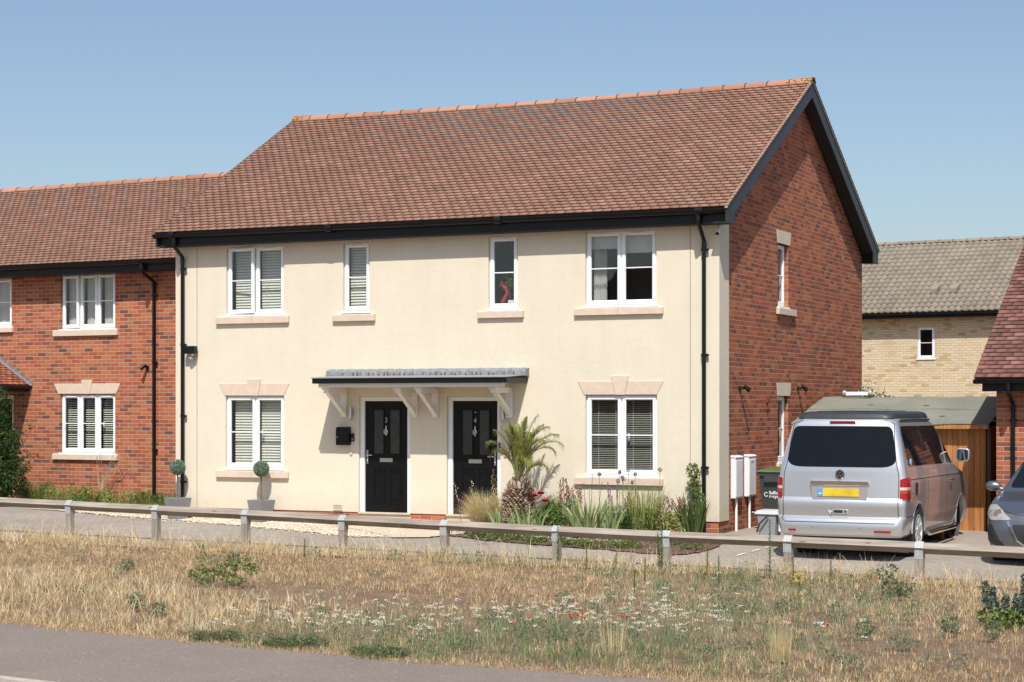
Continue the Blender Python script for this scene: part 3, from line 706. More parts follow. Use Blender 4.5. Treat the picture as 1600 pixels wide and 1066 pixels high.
# doors
def front_door(parent, u0, u1, z0, z1, digit, hinge_right, label):
    fr = MB(); w = .085; rec = .05
    fr.box(u0, u0+w, rec, rec+.08, z0, z1); fr.box(u1-w, u1, rec, rec+.08, z0, z1); fr.box(u0+w, u1-w, rec, rec+.08, z1-.075, z1)
    f = fr.build('front_door', m_white, parent, bevel=.005); f['label'] = label
    a, b, c, d = u0+w+.004, u1-w-.004, z0+.01, z1-.079; W_ = b-a; Y0 = rec+.03
    m = MB(); m.box(a, b, Y0, Y0+.045, c, d)
    # raised mouldings around two long glazed panels and two lower panels
    cols = [(a+W_*.18, a+W_*.46), (a+W_*.56, a+W_*.84)]
    for (p, q_) in cols:
        for (zz0, zz1) in ((c+.98, d-.13), (c+.14, c+.80)):
            rect_frame(m, p, q_, zz0, zz1, .028, Y0-.012, Y0)
        m.prism([(p+.04, c+.72), (q_-.04, c+.72), (q_-.08, c+.695), (p+.08, c+.695)], 1, Y0-.016, Y0); m.prism([(p+.05, c+.2), (q_-.05, c+.2), (q_-.05, c+.215), (p+.05, c+.215)], 1, Y0-.014, Y0)
        m.box(p+.045, q_-.045, Y0-.006, Y0, c+.23, c+.66)
    leaf = m.build('door_leaf', m_doorb, f, bevel=.004)
    g = MB()
    for (p, q_) in cols: g.box(p+.03, q_-.03, Y0-.004, Y0-.001, c+1.01, d-.16)
    g.build('door_glass', plain('obscure_dark_glass', (.035, .037, .034), .12, var=.2, bump=.004, bscale=60), f)
    mid = (a+b)/2
    l = MB(); l.box(mid-.125, mid+.125, Y0-.014, Y0, c+.865, c+.935); l.box(mid-.105, mid+.105, Y0-.02, Y0-.013, c+.878, c+.922); l.build('letterbox', m_steel, f, bevel=.003)
    k = MB(); zk = c+1.42
    k.tube([(mid+.033*math.cos(t), Y0-.03, zk-.03+.04*math.sin(t)) for t in np.linspace(0, 2*math.pi, 17)], .011, 8); k.ball((mid, Y0-.02, zk-.03), .022, 10, 6)
    k.tube([(mid, Y0-.012, zk), (mid, Y0-.012, zk+.075)], [.016, .008], 8); k.tube([(mid, Y0-.012, zk-.06), (mid, Y0-.012, zk-.105)], [.012, .006], 8); k.build('door_knocker', m_steel, f, smooth=True)
    hx = a+.045 if hinge_right else b-.045; s = 1 if hinge_right else -1
    h = MB(); h.box(hx-.016, hx+.016, Y0-.012, Y0, c+.83, c+1.07); h.tube([(hx, Y0-.01, c+.985), (hx, Y0-.055, c+.985), (hx+s*.115, Y0-.055, c+.985)], .011, 8); h.ball((hx, Y0-.012, c+.88), .012, 8, 5); h.build('door_handle', m_steel, f, smooth=True)
    cu = bpy.data.curves.new('n', 'FONT'); cu.body = digit; cu.size = .125; cu.extrude = .004; cu.align_x = 'CENTER'
    t = bpy.data.objects.new('n', cu); COL.objects.link(t); t.rotation_euler = (R(90), 0, 0); t.scale = (.8, 1, 1); t.location = (mid, Y0-.008, zk+.13)
    bpy.context.view_layer.update(); me = bpy.data.meshes.new_from_object(t.evaluated_get(bpy.context.evaluated_depsgraph_get())); me.transform(t.matrix_world); me.materials.clear(); me.materials.append(m_steel)
    bpy.data.objects.remove(t); o = bpy.data.objects.new('house_number', me); COL.objects.link(o); o.parent = f
    if digit == '4':
        v = MB(); v.box(mid-.012, mid+.012, Y0-.008, Y0, d-.2, d-.185); v.build('spyhole', m_steel, f)
front_door(H, *doors[0], '3', True, 'black panelled door with the number 3'); front_door(H, *doors[1], '4', False, 'black panelled door with the number 4')

# porch canopy on gallows brackets
c = MB(); Yf = -.83; cx0, cx1 = -7.04, -3.36
c.box(cx0, cx1, Yf, Yf+.025, 2.565, 2.655); c.box(cx0, cx0+.025, Yf+.026, -.001, 2.565, 2.655); c.box(cx1-.025, cx1, Yf+.026, -.001, 2.565, 2.655)
can = c.build('porch_canopy', m_black, H, bevel=.003)
c = MB(); c.add([(cx0-.02, Yf-.02, 2.655), (cx1+.02, Yf-.02, 2.655), (cx1+.02, 0, 2.70), (cx0-.02, 0, 2.70), (cx0-.02, Yf-.02, 2.667), (cx1+.02, Yf-.02, 2.667), (cx1+.02, 0, 2.712), (cx0-.02, 0, 2.712)], [(0, 1, 2, 3), (7, 6, 5, 4), (0, 4, 5, 1), (1, 5, 6, 2), (3, 7, 4, 0)])
c.build('canopy_roof', plain('grey_membrane', (.25, .25, .25), .7), can)
c = MB(); c.box(cx0+.026, cx1-.026, Yf+.026, -.001, 2.575, 2.60); c.box(cx0+.09, cx1-.09, Yf+.06, Yf+.12, 2.50, 2.574); c.build('canopy_soffit', m_whitep, can, bevel=.003)
fl = MB(); fx0, fx1 = -7.17, -3.33; n = 96; vv = []; ff = []
for i in range(n+1):
    x = lerp(fx0, fx1, i/n); rp = .004*math.sin(i*1.3)+random.uniform(-.003, .003)
    vv += [(x, -.155+rp*2, 2.69+random.uniform(-.004, .003)), (x, -.15+rp, 2.775), (x, -.13, 2.80+rp*.7), (x, .0, 2.825+rp)]
for i in range(n): ff += [(4*i+k, 4*i+4+k, 4*i+5+k, 4*i+1+k) for k in range(3)]
ff += [(0, 1, 2, 3), (4*n, 4*n+3, 4*n+2, 4*n+1)]
vv += [(fx0, 0, 2.69), (fx1, 0, 2.69)]; N_ = len(vv); ff += [(0, 3, N_-2), (4*n, 4*n+3, N_-1), (0, N_-2, N_-1, 4*n)]
fl.add(vv, ff); fl.build('lead_flashing', m_lead, can, smooth=True)
ts = MB()
for i in range(34):   # rusty tile ends showing through dips in the lead
    if random.random() < .78: x = lerp(fx0+.35, fx1-.1, i/34)+random.uniform(-.03, .03); ts.box(x-.012, x+.012, -.168, -.14, 2.725, 2.725+random.uniform(.02, .045))
ts.build('tile_ends', plain('rusty_tile_end', (.22, .12, .09), .8, var=.3, scale=50), can)
for x in (-6.864, -5.467, -5.071, -3.683):
    b = MB(); b.box(x-.055, x+.055, -.075, 0, 1.985, 2.495); b.box(x-.05, x+.05, -.66, -.076, 2.40, 2.495); b.box(x-.07, x+.07, -.70, -.6, 2.46, 2.498)
    b.prism([(-.076, 2.03), (-.076, 2.14), (-.50, 2.398), (-.62, 2.398)], 0, x-.04, x+.04); o = b.build('gallows_bracket', m_whitep, can, bevel=.006)
    s_ = MB(); s_.tube([(x, -.074, 2.06), (x, -.082, 2.06)], .014, 8); s_.build('bolt', m_galv, o)

# fixtures on the front wall: things of their own
def wall_lamp(x, label):
    t = empty('wall_lamp', (x, 0, 2.06), label=label, cat='wall lamp', group='steel wall lamps beside the front doors')
    b = MB(); b.box(-.03, .03, -.02, 0, -.05, .05); b.box(-.012, .012, -.055, -.02, -.012, .012); b.build('bracket', m_steel, t)
    b = MB(); b.tube([(0, -.085, -.115), (0, -.085, .115)], .038, 16); b.build('lamp_body', m_steel, t, smooth=True)
    b = MB(); b.tube([(0, -.085, .112), (0, -.085, .1185)], .031, 16); b.tube([(0, -.085, -.1185), (0, -.085, -.112)], .031, 16); b.build('lens', m_glassd, t)
wall_lamp(-6.715, 'steel cylinder wall lamp on the cream wall between post box and door number 3'); wall_lamp(-3.79, 'steel cylinder wall lamp on the cream wall right of door number 4')
t = empty('post_box', (-6.87, 0, 1.66), label='black steel post box on the cream wall left of door number 3', cat='post box')
b = MB(); b.prism([(-.11, -.16), (-.11, .11), (-.09, .155), (0, .16), (0, -.16)], 0, -.125, .125); b.build('box_body', m_black, t, bevel=.006)
b = MB(); b.box(-.115, .115, -.118, -.111, -.14, .085); b.build('box_door', m_black, t, bevel=.003); b = MB(); b.tube([(-.085, -.118, -.02), (-.085, -.124, -.02)], .01, 8); b.build('lock', m_steel, t)
def bell(x, y, z, label):
    t = empty('doorbell', (x, y, z), label=label, cat='doorbell'); b = MB(); b.box(-.03, .03, -.028, 0, -.07, .07); b.build('bell_body', m_plasdk, t, bevel=.006)
    b = MB(); b.tube([(0, -.028, -.035), (0, -.032, -.035)], .016, 12); b.build('button', m_steel, t); b = MB(); b.tube([(0, -.028, .035), (0, -.031, .035)], .012, 12); b.build('camera_lens', m_glassd, t)
bell(-6.705, 0, 1.635, 'black doorbell camera on the cream wall between post box and door number 3'); bell(-3.885, .05, 1.5, 'black doorbell camera on the white frame of door number 4')
for x, l in ((-6.74, 'small beige socket cap low on the wall left of door number 3'), (-3.77, 'small beige socket cap low on the wall right of door number 4')):
    b = MB(); b.tube([(0, 0, 0), (0, -.02, 0)], .028, 12); b.tube([(0, -.02, 0), (0, -.026, 0)], .014, 10); o = b.build('socket_cap', m_stone2, bevel=.002); o.location = (x, 0, 1.35); tag(o, l, 'socket cap', 'beige socket caps beside the doors')
t = empty('air_vent', (-7.01, 0, .41), label='cream louvred air vent at the foot of the wall left of door number 3', cat='air vent')
b = MB(); rect_frame(b, -.09, .09, -.05, .05, .012, -.022, 0); b.build('vent_frame', m_stone2, t)
b = MB()
for k in range(4): b.prism([(-.02, -.035+k*.02), (-.018, -.03+k*.02), (-.001, -.02+k*.02), (-.001, -.03+k*.02)], 0, -.078, .078)
b.build('louvres', m_stone2, t)
t = empty('security_light', (-10.04, 0, 3.13), label='black floodlight with motion sensor high on the cream wall by the left downpipe', cat='security light')
b = MB(); b.box(-.115, .115, -.16, -.04, .0, .14); b.build('light_head', m_black, t, bevel=.008); b = MB(); b.box(-.1, .1, -.165, -.161, .012, .125); b.build('light_glass', m_glassd, t)
b = MB(); b.box(-.04, .04, -.04, 0, -.1, .1); b.tube([(0, -.06, 0), (0, -.06, -.04)], .03, 10); b.build('mounting', m_steel, t); b = MB(); b.ball((0, -.075, -.085), .052, 12, 8, .9); b.build('sensor', m_greyplas, t, smooth=True)
t = empty('security_camera', (-.02, -.02, 5.0), label='small white bullet camera hanging under the eaves at the right house corner', cat='security camera')
b = MB(); b.tube([(0, .0, .07), (.02, -.03, .05), (.03, -.06, .02)], .012, 8); b.build('bracket', m_white, t)
b = MB(); b.tube([(.03, -.02, .025), (.035, -.13, -.075)], [.034, .034], 14); b.build('camera_body', m_white, t, smooth=True); b = MB(); b.tube([(.035, -.13, -.075), (.0355, -.137, -.081)], .028, 14); b.build('lens', m_glassd, t)
b = MB(); pts = [(.0, -.01, 5.06), (-.12, -.02, 5.065), (-.22, -.02, 5.05), (-.30, -.015, 5.07)]; b.tube(pts, .006, 5); tag(b.build('cable', m_white), 'thin white cable looping along the eaves beside the bullet camera', 'cable')
# gable side fixtures
def side_lamp(y, z, label):
    t = empty('side_lamp', (-.02, y, z), label=label, cat='wall lamp', group='small black lamps on the brick gable')
    b = MB(); b.tube([(0, 0, 0), (.02, 0, 0)], .05, 12); b.tube([(.02, 0, 0), (.10, 0, .015)], .015, 8); b.build('bracket', m_black, t, smooth=True)
    b = MB(); b.tube([(.09, -.02, .04), (.17, 0.03, -.03)], [.03, .045], 12); b.build('lamp_head', m_black, t, smooth=True)
side_lamp(1.08, 2.47, 'black spot lamp on the brick gable near the cream corner'); side_lamp(4.45, 2.50, 'black spot lamp on the brick gable right of the lower side window')
b = MB(); b.box(-.02, .03, 2.52, 2.62, 2.24, 2.30); b.box(-.02, .02, 2.55, 2.59, 2.12, 2.18); tag(b.build('junction_box', plain('red_brown_plastic', (.2, .03, .02), .6)), 'small red brown junction box on the brick gable left of the lower side window', 'junction box')
for y0, l in ((.62, 'nearer white meter cabinet on the brick gable with its pipe to the ground'), (1.32, 'white meter cabinet with a printed plate on the brick gable beside the bin')):
    t = empty('meter_cabinet', (-.02, y0, .68), label=l, cat='meter cabinet', group='white meter cabinets on the gable')
    b = MB(); b.box(0, .085, 0, .39, 0, .66); b.prism([(0, .66), (.1, .66), (.085, .685), (0, .70)], 1, -.01, .40) ; b.build('cabinet', m_white, t, bevel=.008)
    b = MB(); b.box(.0855, .093, .02, .37, .025, .62); b.build('cabinet_door', m_white, t, bevel=.004)
    if y0 > 1.2:
        b = MB(); b.box(.0935, .0945, .10, .27, .555, .595); b.build('name_plate', plain('grey_print', (.42, .42, .42), .6), t)
    b = MB(); b.tube([(.045, .16, 0), (.045, .16, -.75)], .022, 10); b.build('pipe', m_white, t, smooth=True)

# ============================================================ NEIGHBOUR ON THE LEFT
N = empty('brick_house', (-10.6, 2.5, 0), R(-3.1), 'red brick house with a tiled porch and white triple windows left of the cream pair', 'house')
NL, NR, ND = -16., .9, 7.2
nw = [(-4.64, -3.2, 3.76, 4.89), (-4.65, -3.2, 1.21, 2.42), (-7.2, -5.98, 3.85, 4.87)]
nd = [(-6.95, -5.93, .3, 2.4)]
wall('front_wall', NL, NR, -.1, 5.0, nw+nd, .06, m_brick, N)
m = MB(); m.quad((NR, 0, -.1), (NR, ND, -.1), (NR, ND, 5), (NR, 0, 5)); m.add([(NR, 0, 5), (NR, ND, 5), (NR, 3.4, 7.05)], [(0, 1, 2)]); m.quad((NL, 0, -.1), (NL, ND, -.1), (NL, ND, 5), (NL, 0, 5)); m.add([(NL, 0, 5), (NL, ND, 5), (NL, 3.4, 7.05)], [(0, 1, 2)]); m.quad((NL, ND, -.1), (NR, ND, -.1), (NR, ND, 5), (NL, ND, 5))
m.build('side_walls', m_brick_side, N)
nr = roof_sheet(N, NL-.2, NR+.1, (-.42, 5.10), (3.45, 7.24), (7.3, 5.10), name='roof')
tiles('front_roof_tiles', NL-.2, NR+.1, (-.45, 5.085), (3.45, 7.24), .128, .165, m_tile, nr, sag=.02)
tiles('rear_roof_tiles', NL-.2, NR+.1, (7.33, 5.085), (3.45, 7.24), .128, .165, m_tile, nr, sag=.02)
ridge(nr, NL-.2, NR+.1, 3.45, 7.25, m_ridge, 38, sag=.03)
f = MB(); f.box(NL-.18, NR+.08, -.36, -.335, 4.87, 5.09); f.build('fascia', m_black, N); f = MB(); f.box(NL-.18, NR+.08, -.334, .02, 4.875, 4.895); f.build('soffit', m_soffit, N)
gutter(N, NL-.2, NR-2.05, -.43, 5.06, step=.98)
downpipe(N, -2.17, -.06, -.43, 5.02, .22, clips=(4.4, 3.05, 1.3))
window(N, *nw[0], lights=[1, 1, 1], rec=.055, blind='net', open_l=0)
window(N, *nw[1], lights=[1, 1, 1], rec=.055, blind='wide', handle=2)
window(N, *nw[2], lights=[1, 1], rec=.055, blind='net')
sill(N, -4.81, -3.11, 3.62, 3.75); sill(N, -4.83, -3.11, 1.075, 1.195); sill(N, -7.35, -5.92, 3.73, 3.84); lintel(N, -4.70, -3.17, 2.43, 2.64, .11, (.17, .29, 2.715))
fr = MB(); fr.box(-6.95, -6.87, .05, .13, .3, 2.4); fr.box(-6.01, -5.93, .05, .13, .3, 2.4); fr.box(-6.87, -6.01, .05, .13, 2.33, 2.4); fd = fr.build('front_door', m_white, N)
m = MB(); m.box(-6.865, -6.015, .08, .12, .31, 2.325); rect_frame(m, -6.7, -6.18, 1.2, 2.15, .03, .068, .08); m.build('door_leaf', m_doorb, fd)
# porch: little tiled roof with its ridge square to the wall, stepped lead where it meets the bricks
pr = MB(); pr.prism([(-5.5, 2.62), (-6.65, 3.32), (-7.8, 2.62)], 1, -1.5, -.0); po = pr.build('porch_roof', m_mortar, N)
tiles('porch_tiles', -1.55, -.005, (-5.47, 2.615), (-6.65, 3.335), .098, .165, m_tile_red, po, swap=True, th=.022)
tiles('porch_tiles', -1.55, -.005, (-7.83, 2.615), (-6.65, 3.335), .098, .165, m_tile_red, po, swap=True, th=.022)
hp = MB()
for i in range(12):
    u = -5.42-i*.105; z = 2.615+(-5.5-u)*.609; hp.box(u-.115, u+.02, -.018-.001*i, -.002, z+.02, z+.145); hp.add([(u-.115, -.07, z+.075+.04), (u+.02, -.07, z-.0+.035), (u+.02, -.004, z+.045), (u-.115, -.004, z+.13)], [(0, 1, 2, 3)])
hp.build('stepped_flashing', m_lead, po)
b = MB(); b.box(-5.53, -5.50, -1.5, -.0, 2.48, 2.60); b.box(-7.8, -5.531, -1.5, -1.47, 2.48, 2.60); b.build('porch_beam', m_black, po)
gutter_p = MB(); gutter_p.tube([(-5.45, -1.5, 2.57), (-5.45, -.02, 2.57)], .04, 10); gutter_p.build('porch_gutter', m_black, po, smooth=True)
for x in (-7.7, -5.62):
    b = MB(); b.box(x-.05, x+.05, -1.45, -1.35, .1, 2.48); b.build('porch_post', m_black, po)
t = empty('wall_lamp', (0, 0, 0), label='small black bracket lamp on the red brick wall left of the neighbour\'s downpipe', cat='wall lamp'); t.location = N.matrix_world @ Vector((0, 0, 0)); 
bpy.context.view_layer.update(); p = N.matrix_world @ Vector((-2.36, 0, 2.95)); t.location = p; t.rotation_euler = (0, 0, R(-3.1))
b = MB(); b.box(-.03, .03, -.03, 0, -.05, .04); b.tube([(0, -.03, 0), (0, -.11, .02)], .013, 8); b.build('bracket', m_black, t, smooth=True); b = MB(); b.tube([(.01, -.08, .07), (-.05, -.17, -.03)], [.03, .045], 12); b.build('lamp_head', m_black, t, smooth=True)

# ============================================================ BUFF BRICK HOUSE BEHIND
B = empty('brick_house', (-4.996, 28.565, 0), R(-6.5), 'pale buff brick house with a grey pantile roof in the background', 'house')
bw = [(1.70, 2.25, 3.60, 4.56)]
wall('front_wall', -9, 16, -.3, 5.0, bw, .06, m_buff, B)
m = MB(); m.quad((-9, 0, -.3), (-9, 7, -.3), (-9, 7, 5), (-9, 0, 5)); m.quad((16, 0, -.3), (16, 7, -.3), (16, 7, 5), (16, 0, 5)); m.quad((-9, 7, -.3), (16, 7, -.3), (16, 7, 5), (-9, 7, 5))
m.add([(-9, 0, 5), (-9, 7, 5), (-9, 3.5, 7.3)], [(0, 1, 2)]); m.add([(16, 0, 5), (16, 7, 5), (16, 3.5, 7.3)], [(0, 1, 2)]); m.build('side_walls', m_buff, B)
br_ = roof_sheet(B, -9.2, 16.2, (-.4, 5.04), (3.5, 7.42), (7.4, 5.04), name='roof')
def pantiles(name, u0, u1, e, r, gauge, per, mat, parent):
    e = np.array(e, float); r = np.array(r, float); L = np.linalg.norm(r-e); s = (r-e)/L; nrm = np.array([-s[1], s[0]]) if s[0] > 0 else np.array([s[1], -s[0]])
    nr_ = int(round(L/gauge)); g_ = L/nr_; V = []; F = []; U = np.arange(u0, u1+.001, per/8); nU = len(U); cnt = 0
    for i in range(nr_):
        ph = 2*np.pi*U/per; h = .022*np.maximum(np.sin(ph), -.55)+.045; s0 = i*g_; jj = rng.normal(0, .002, nU)
        rows = [(s0+.0, h-.05+jj), (s0, h+jj), (s0+g_+.03, h-.04)]
        for ss, hh in rows:
            q = e[None]+ss*s[None]+hh[:, None]*nrm[None]; V.append(np.stack([U, q[:, 0], q[:, 1]], 1))
        for k in range(2):
            a = cnt+k*nU+np.arange(nU-1); 
            F.append(np.stack([a, a+1, a+1+nU, a+nU], 1))
        cnt += 3*nU
    o = npmesh(name, np.concatenate(V), np.concatenate(F), mat, parent); return o
def pan_mat():
    t = NT('grey_pantile_sheet'); br = t.noise(3.2, 4); 
    c = t.ramp(t.noise(.9, 4), [(.3, (.20, .168, .128)), (.7, (.25, .212, .165))])
    s = t.node('ShaderNodeSeparateXYZ'); t.put(s.inputs[0], t.obj()); cx = t.node('ShaderNodeCombineXYZ')
    t.put(cx.inputs[0], t.M('FLOOR', t.M('DIVIDE', s.outputs[0], .2))); t.put(cx.inputs[1], t.M('FLOOR', t.M('DIVIDE', s.outputs[1], .30)))
    w = t.node('ShaderNodeTexWhiteNoise', noise_dimensions='3D'); t.put(w.inputs[0], cx.outputs[0])
    c = t.mix(.7, c, t.ramp(w.outputs[0], [(0, (.82,)*3), (1, (1.15,)*3)]), 'MULTIPLY')
    c = t.mix(.5, c, t.ramp(t.noise(30, 4, .7), [(.3, (.7,)*3), (.7, (1.25,)*3)]), 'MULTIPLY')
    t.set(Base_Color=c, Roughness=.9); return t.m
pantiles('front_pantiles', -9.2, 16.2, (-.45, 5.0), (3.5, 7.42), .268, .2, pan_mat(), br_)
ridge(br_, -9.2, 16.2, 3.5, 7.45, m_tile_grey, 56, rr=.11)
f = MB(); f.box(-9.2, 16.2, -.36, -.33, 4.83, 5.0); f.build('fascia', m_black, B); f = MB(); f.box(-9.2, 16.2, -.33, 0.01, 4.835, 4.85); f.build('soffit', m_soffit, B)
gutter(B, -9.2, 16.2, -.43, 4.98, step=1.5)
window(B, *bw[0], lights=[1], rec=.03, blind='none', vents=False)
for x in (2.05, 2.66, 4.6):
    m = MB(); q = (.42+x*.01); m.prism([(0.45, 5.62), (.8, 5.83), (.8, 5.90), (.45, 5.74)], 0, x-.11, x+.11); m.build('vent_tile', m_tile_grey, br_)

# ============================================================ BRICK GARAGE ON THE RIGHT
G = empty('brick_garage', (3.91, 2.37, 0), 0, 'red brick garage with brown tiled roof behind the grey car at the right edge', 'garage')
wall('front_wall', 0, 7, -.1, 2.6, [], .1, m_brick, G)
m = MB(); m.quad((0, 0, -.1), (0, 8.9, -.1), (0, 8.9, 2.6), (0, 0, 2.6)); m.add([(0, 0, 2.6), (0, 8.9, 2.6), (0, 4.4, 5.0)], [(0, 1, 2)]); m.quad((7, 0, -.1), (7, 8.9, -.1), (7, 8.9, 2.6), (7, 0, 2.6)); m.quad((0, 8.9, -.1), (7, 8.9, -.1), (7, 8.9, 2.6), (0, 8.9, 2.6)); m.build('side_walls', m_brick_side, G)
gr = roof_sheet(G, -.27, 7.2, (-.42, 2.65), (4.42, 5.28), (9.3, 2.65), name='roof')
tiles('front_roof_tiles', -.27, 7.2, (-.47, 2.63), (4.42, 5.28), .145, .2, m_tile_dark, gr, th=.024, jit=.006)
tiles('rear_roof_tiles', -.27, 7.2, (9.35, 2.63), (4.42, 5.28), .145, .2, m_tile_dark, gr, th=.024, jit=.006)
ridge(gr, -.27, 7.2, 4.42, 5.29, m_ridge, 16)
f = MB(); f.box(-.16, 7.1, -.36, -.335, 2.42, 2.62); f.box(-.16, -.135, -.334, 0, 2.42, 2.62); f.build('fascia', m_black, G); f = MB(); f.box(-.134, 7.1, -.334, .0, 2.425, 2.44); f.build('soffit', m_soffit, G)
gutter(G, -.28, 7.1, -.44, 2.60, step=.9)
downpipe(G, .265, -.06, -.44, 2.56, .05, clips=(1.95, .7))

# ============================================================ TIMBER SHED WITH FELT ROOF BETWEEN THEM
def felt_mat():
    t = NT('green_grey_felt'); c = t.ramp(t.noise(1.6, 5, .6), [(.3, (.165, .17, .135)), (.7, (.225, .23, .19))])
    c = t.mix(.5, c, t.ramp(t.noise(140, 3, .7), [(.3, (.7,)*3), (.7, (1.3,)*3)]), 'MULTIPLY')
    t.set(Base_Color=c, Roughness=.95); t.bump(t.noise(200, 3), .003); return t.m
m_felt = felt_mat()
S = empty('timber_shed', (.25, 3.3, 0), 0, 'orange stained timber shed with a green grey felt roof behind the van', 'shed')
e, r_, L = (-.2, 1.885), (1.9, 2.335), 3.40
m = MB(); nn = 40
def fz(x, y, o=0): return lerp(e[1], r_[1], (y-e[0])/(r_[0]-e[0]))+.008*math.sin(x*5+y*3)+o
def fstrip(y0, y1, o):
    vv = []; 
    for i in range(nn+1):
        x = L*i/nn; w = .006*math.sin(x*7); vv += [(x, y0+w, fz(x, y0, o)), (x, y1, fz(x, y1, o))]
    m.add(vv, [(2*i, 2*i+2, 2*i+3, 2*i+1) for i in range(nn)])
    vv2 = [(v[0], v[1], v[2]-.012) for v in vv[::2]]+list(vv[::2]); m.add(vv2, [(i, i+1, nn+2+i, nn+1+i) for i in range(nn)])
fstrip(-.2, .98, 0); fstrip(.9, 1.9, .012)
m.add([(0, 1.9, 2.33), (L, 1.9, 2.33), (L, 3.9, 1.9), (0, 3.9, 1.9)], [(0, 1, 2, 3)])
sr = m.build('felt_roof', m_felt, S, smooth=True)
b = MB(); b.box(0.01, L-.01, -.19, -.165, 1.80, 1.868); b.prism([(-.164, 1.80), (-.164, 1.868), (1.9, 2.31), (1.9, 2.22)], 0, .012, .035); b.build('roof_edge_board', m_plank, sr)
b = MB()
for x, y in ((1.05, 1.2), (2.05, 1.15), (1.35, .5), (2.5, .35)): b.prism([(x-.04, y-.02), (x+.05, y-.015), (x+.06, y+.03), (x-.03, y+.035)], 2, fz(x, y)+.013, fz(x, y)+.017)
b.build('felt_patch', m_mortar, sr)
pk = MB(); x = .03
while x < L-.1:
    w = random.uniform(.088, .1); pk.box(x, x+w-.005, .0+random.uniform(0, .006), .02+.006, .06+random.uniform(0, .01), 1.80); x += w
pk.build('front_boards', m_plank, S)
b = MB(); b.box(.03, L-.08, .027, .06, .03, .1); b.box(L-.07, L-.0, -.02, .06, .0, 1.85); b.box(.0, .05, -.02, .06, 0, 1.85); b.build('frame_posts', plain('dark_stained_timber', (.09, .045, .02), .85), S)
b = MB(); b.quad((.02, .05, 0), (.02, 3.8, 0), (.02, 3.8, 1.9), (.02, .05, 1.85)); b.quad((L-.01, .05, 0), (L-.01, 3.8, 0), (L-.01, 3.8, 1.9), (L-.01, .05, 1.85)); b.add([(.02, .05, 1.85), (.02, 3.8, 1.89), (.02, 1.9, 2.3)], [(0, 1, 2)]); b.quad((.02, 3.8, 0), (L, 3.8, 0), (L, 3.8, 1.9), (.02, 3.8, 1.9)); b.build('side_boards', m_plank, S)
# odds and ends lying on the shed roof
t = empty('white_tubes', (.62, 5.13, 2.37), R(-3), 'white plastic tubes with milky end caps lying on the shed ridge', 'tubes')
b = MB(); b.tube([(0.08, 0, .05), (.48, .02, .05)], .02, 10); b.tube([(0.1, -.08, .015), (.5, -.06, .02)], .02, 10); b.build('tube', m_white, t, smooth=True)
for x in (0.04, .52):
    b = MB(); b.ball((x, 0, .05), .045, 10, 7, 1.1); b.build('end_cap', plain('milky_plastic', (.36, .40, .42), .2), t, smooth=True)
# shrub beyond the shed
def leafcloud(name, parent, blobs, n, size, mat, label=None, flat=.0):
    """many small leaf faces scattered through ellipsoid blobs (c, r)"""
    P = []; tot = sum(b[1][0]*b[1][1]*b[1][2] for b in blobs)
    for c, r in blobs:
        k = int(n*r[0]*r[1]*r[2]/tot); d = rng.normal(size=(k, 3)); d /= np.linalg.norm(d, axis=1)[:, None]; rad = rng.uniform(.25, 1, k)**.45
        P.append(np.array(c)+d*rad[:, None]*np.array(r))
    P = np.concatenate(P); k = len(P); a = rng.normal(size=(k, 3)); a /= np.linalg.norm(a, axis=1)[:, None]; b = np.cross(a, rng.normal(size=(k, 3))); b /= np.linalg.norm(b, axis=1)[:, None]
    s = size*rng.uniform(.6, 1.3, k)[:, None]; V = np.stack([P-a*s, P+b*s*.42, P+a*s, P-b*s*.42], 1).reshape(-1, 3); F = np.arange(k*4).reshape(-1, 4)
    return npmesh(name, V, F, mat, parent)
t = empty('shrub', (.3, 7.6, .1), label='loose shrub with pale blossom showing above the far end of the shed roof', cat='shrub')
b = MB()
for k in range(7): a = k*.9; b.tube([(0, 0, 0), (.15*math.cos(a), .15*math.sin(a), 1.2), (.5*math.cos(a), .35*math.sin(a), 2.45)], [.02, .014, .006], 6)
b.build('stems', m_brownstem, t); leafcloud('foliage', t, [((.3, 0, 1.9), (.42, .3, .5)), ((.1, 0, 2.2), (.2, .2, .3)), ((.55, 0, 2.1), (.2, .2, .22))], 1700, .035, m_leaf); leafcloud('blossom', t, [((.28, -.05, 2.15), (.4, .3, .4))], 220, .03, m_wpetal)

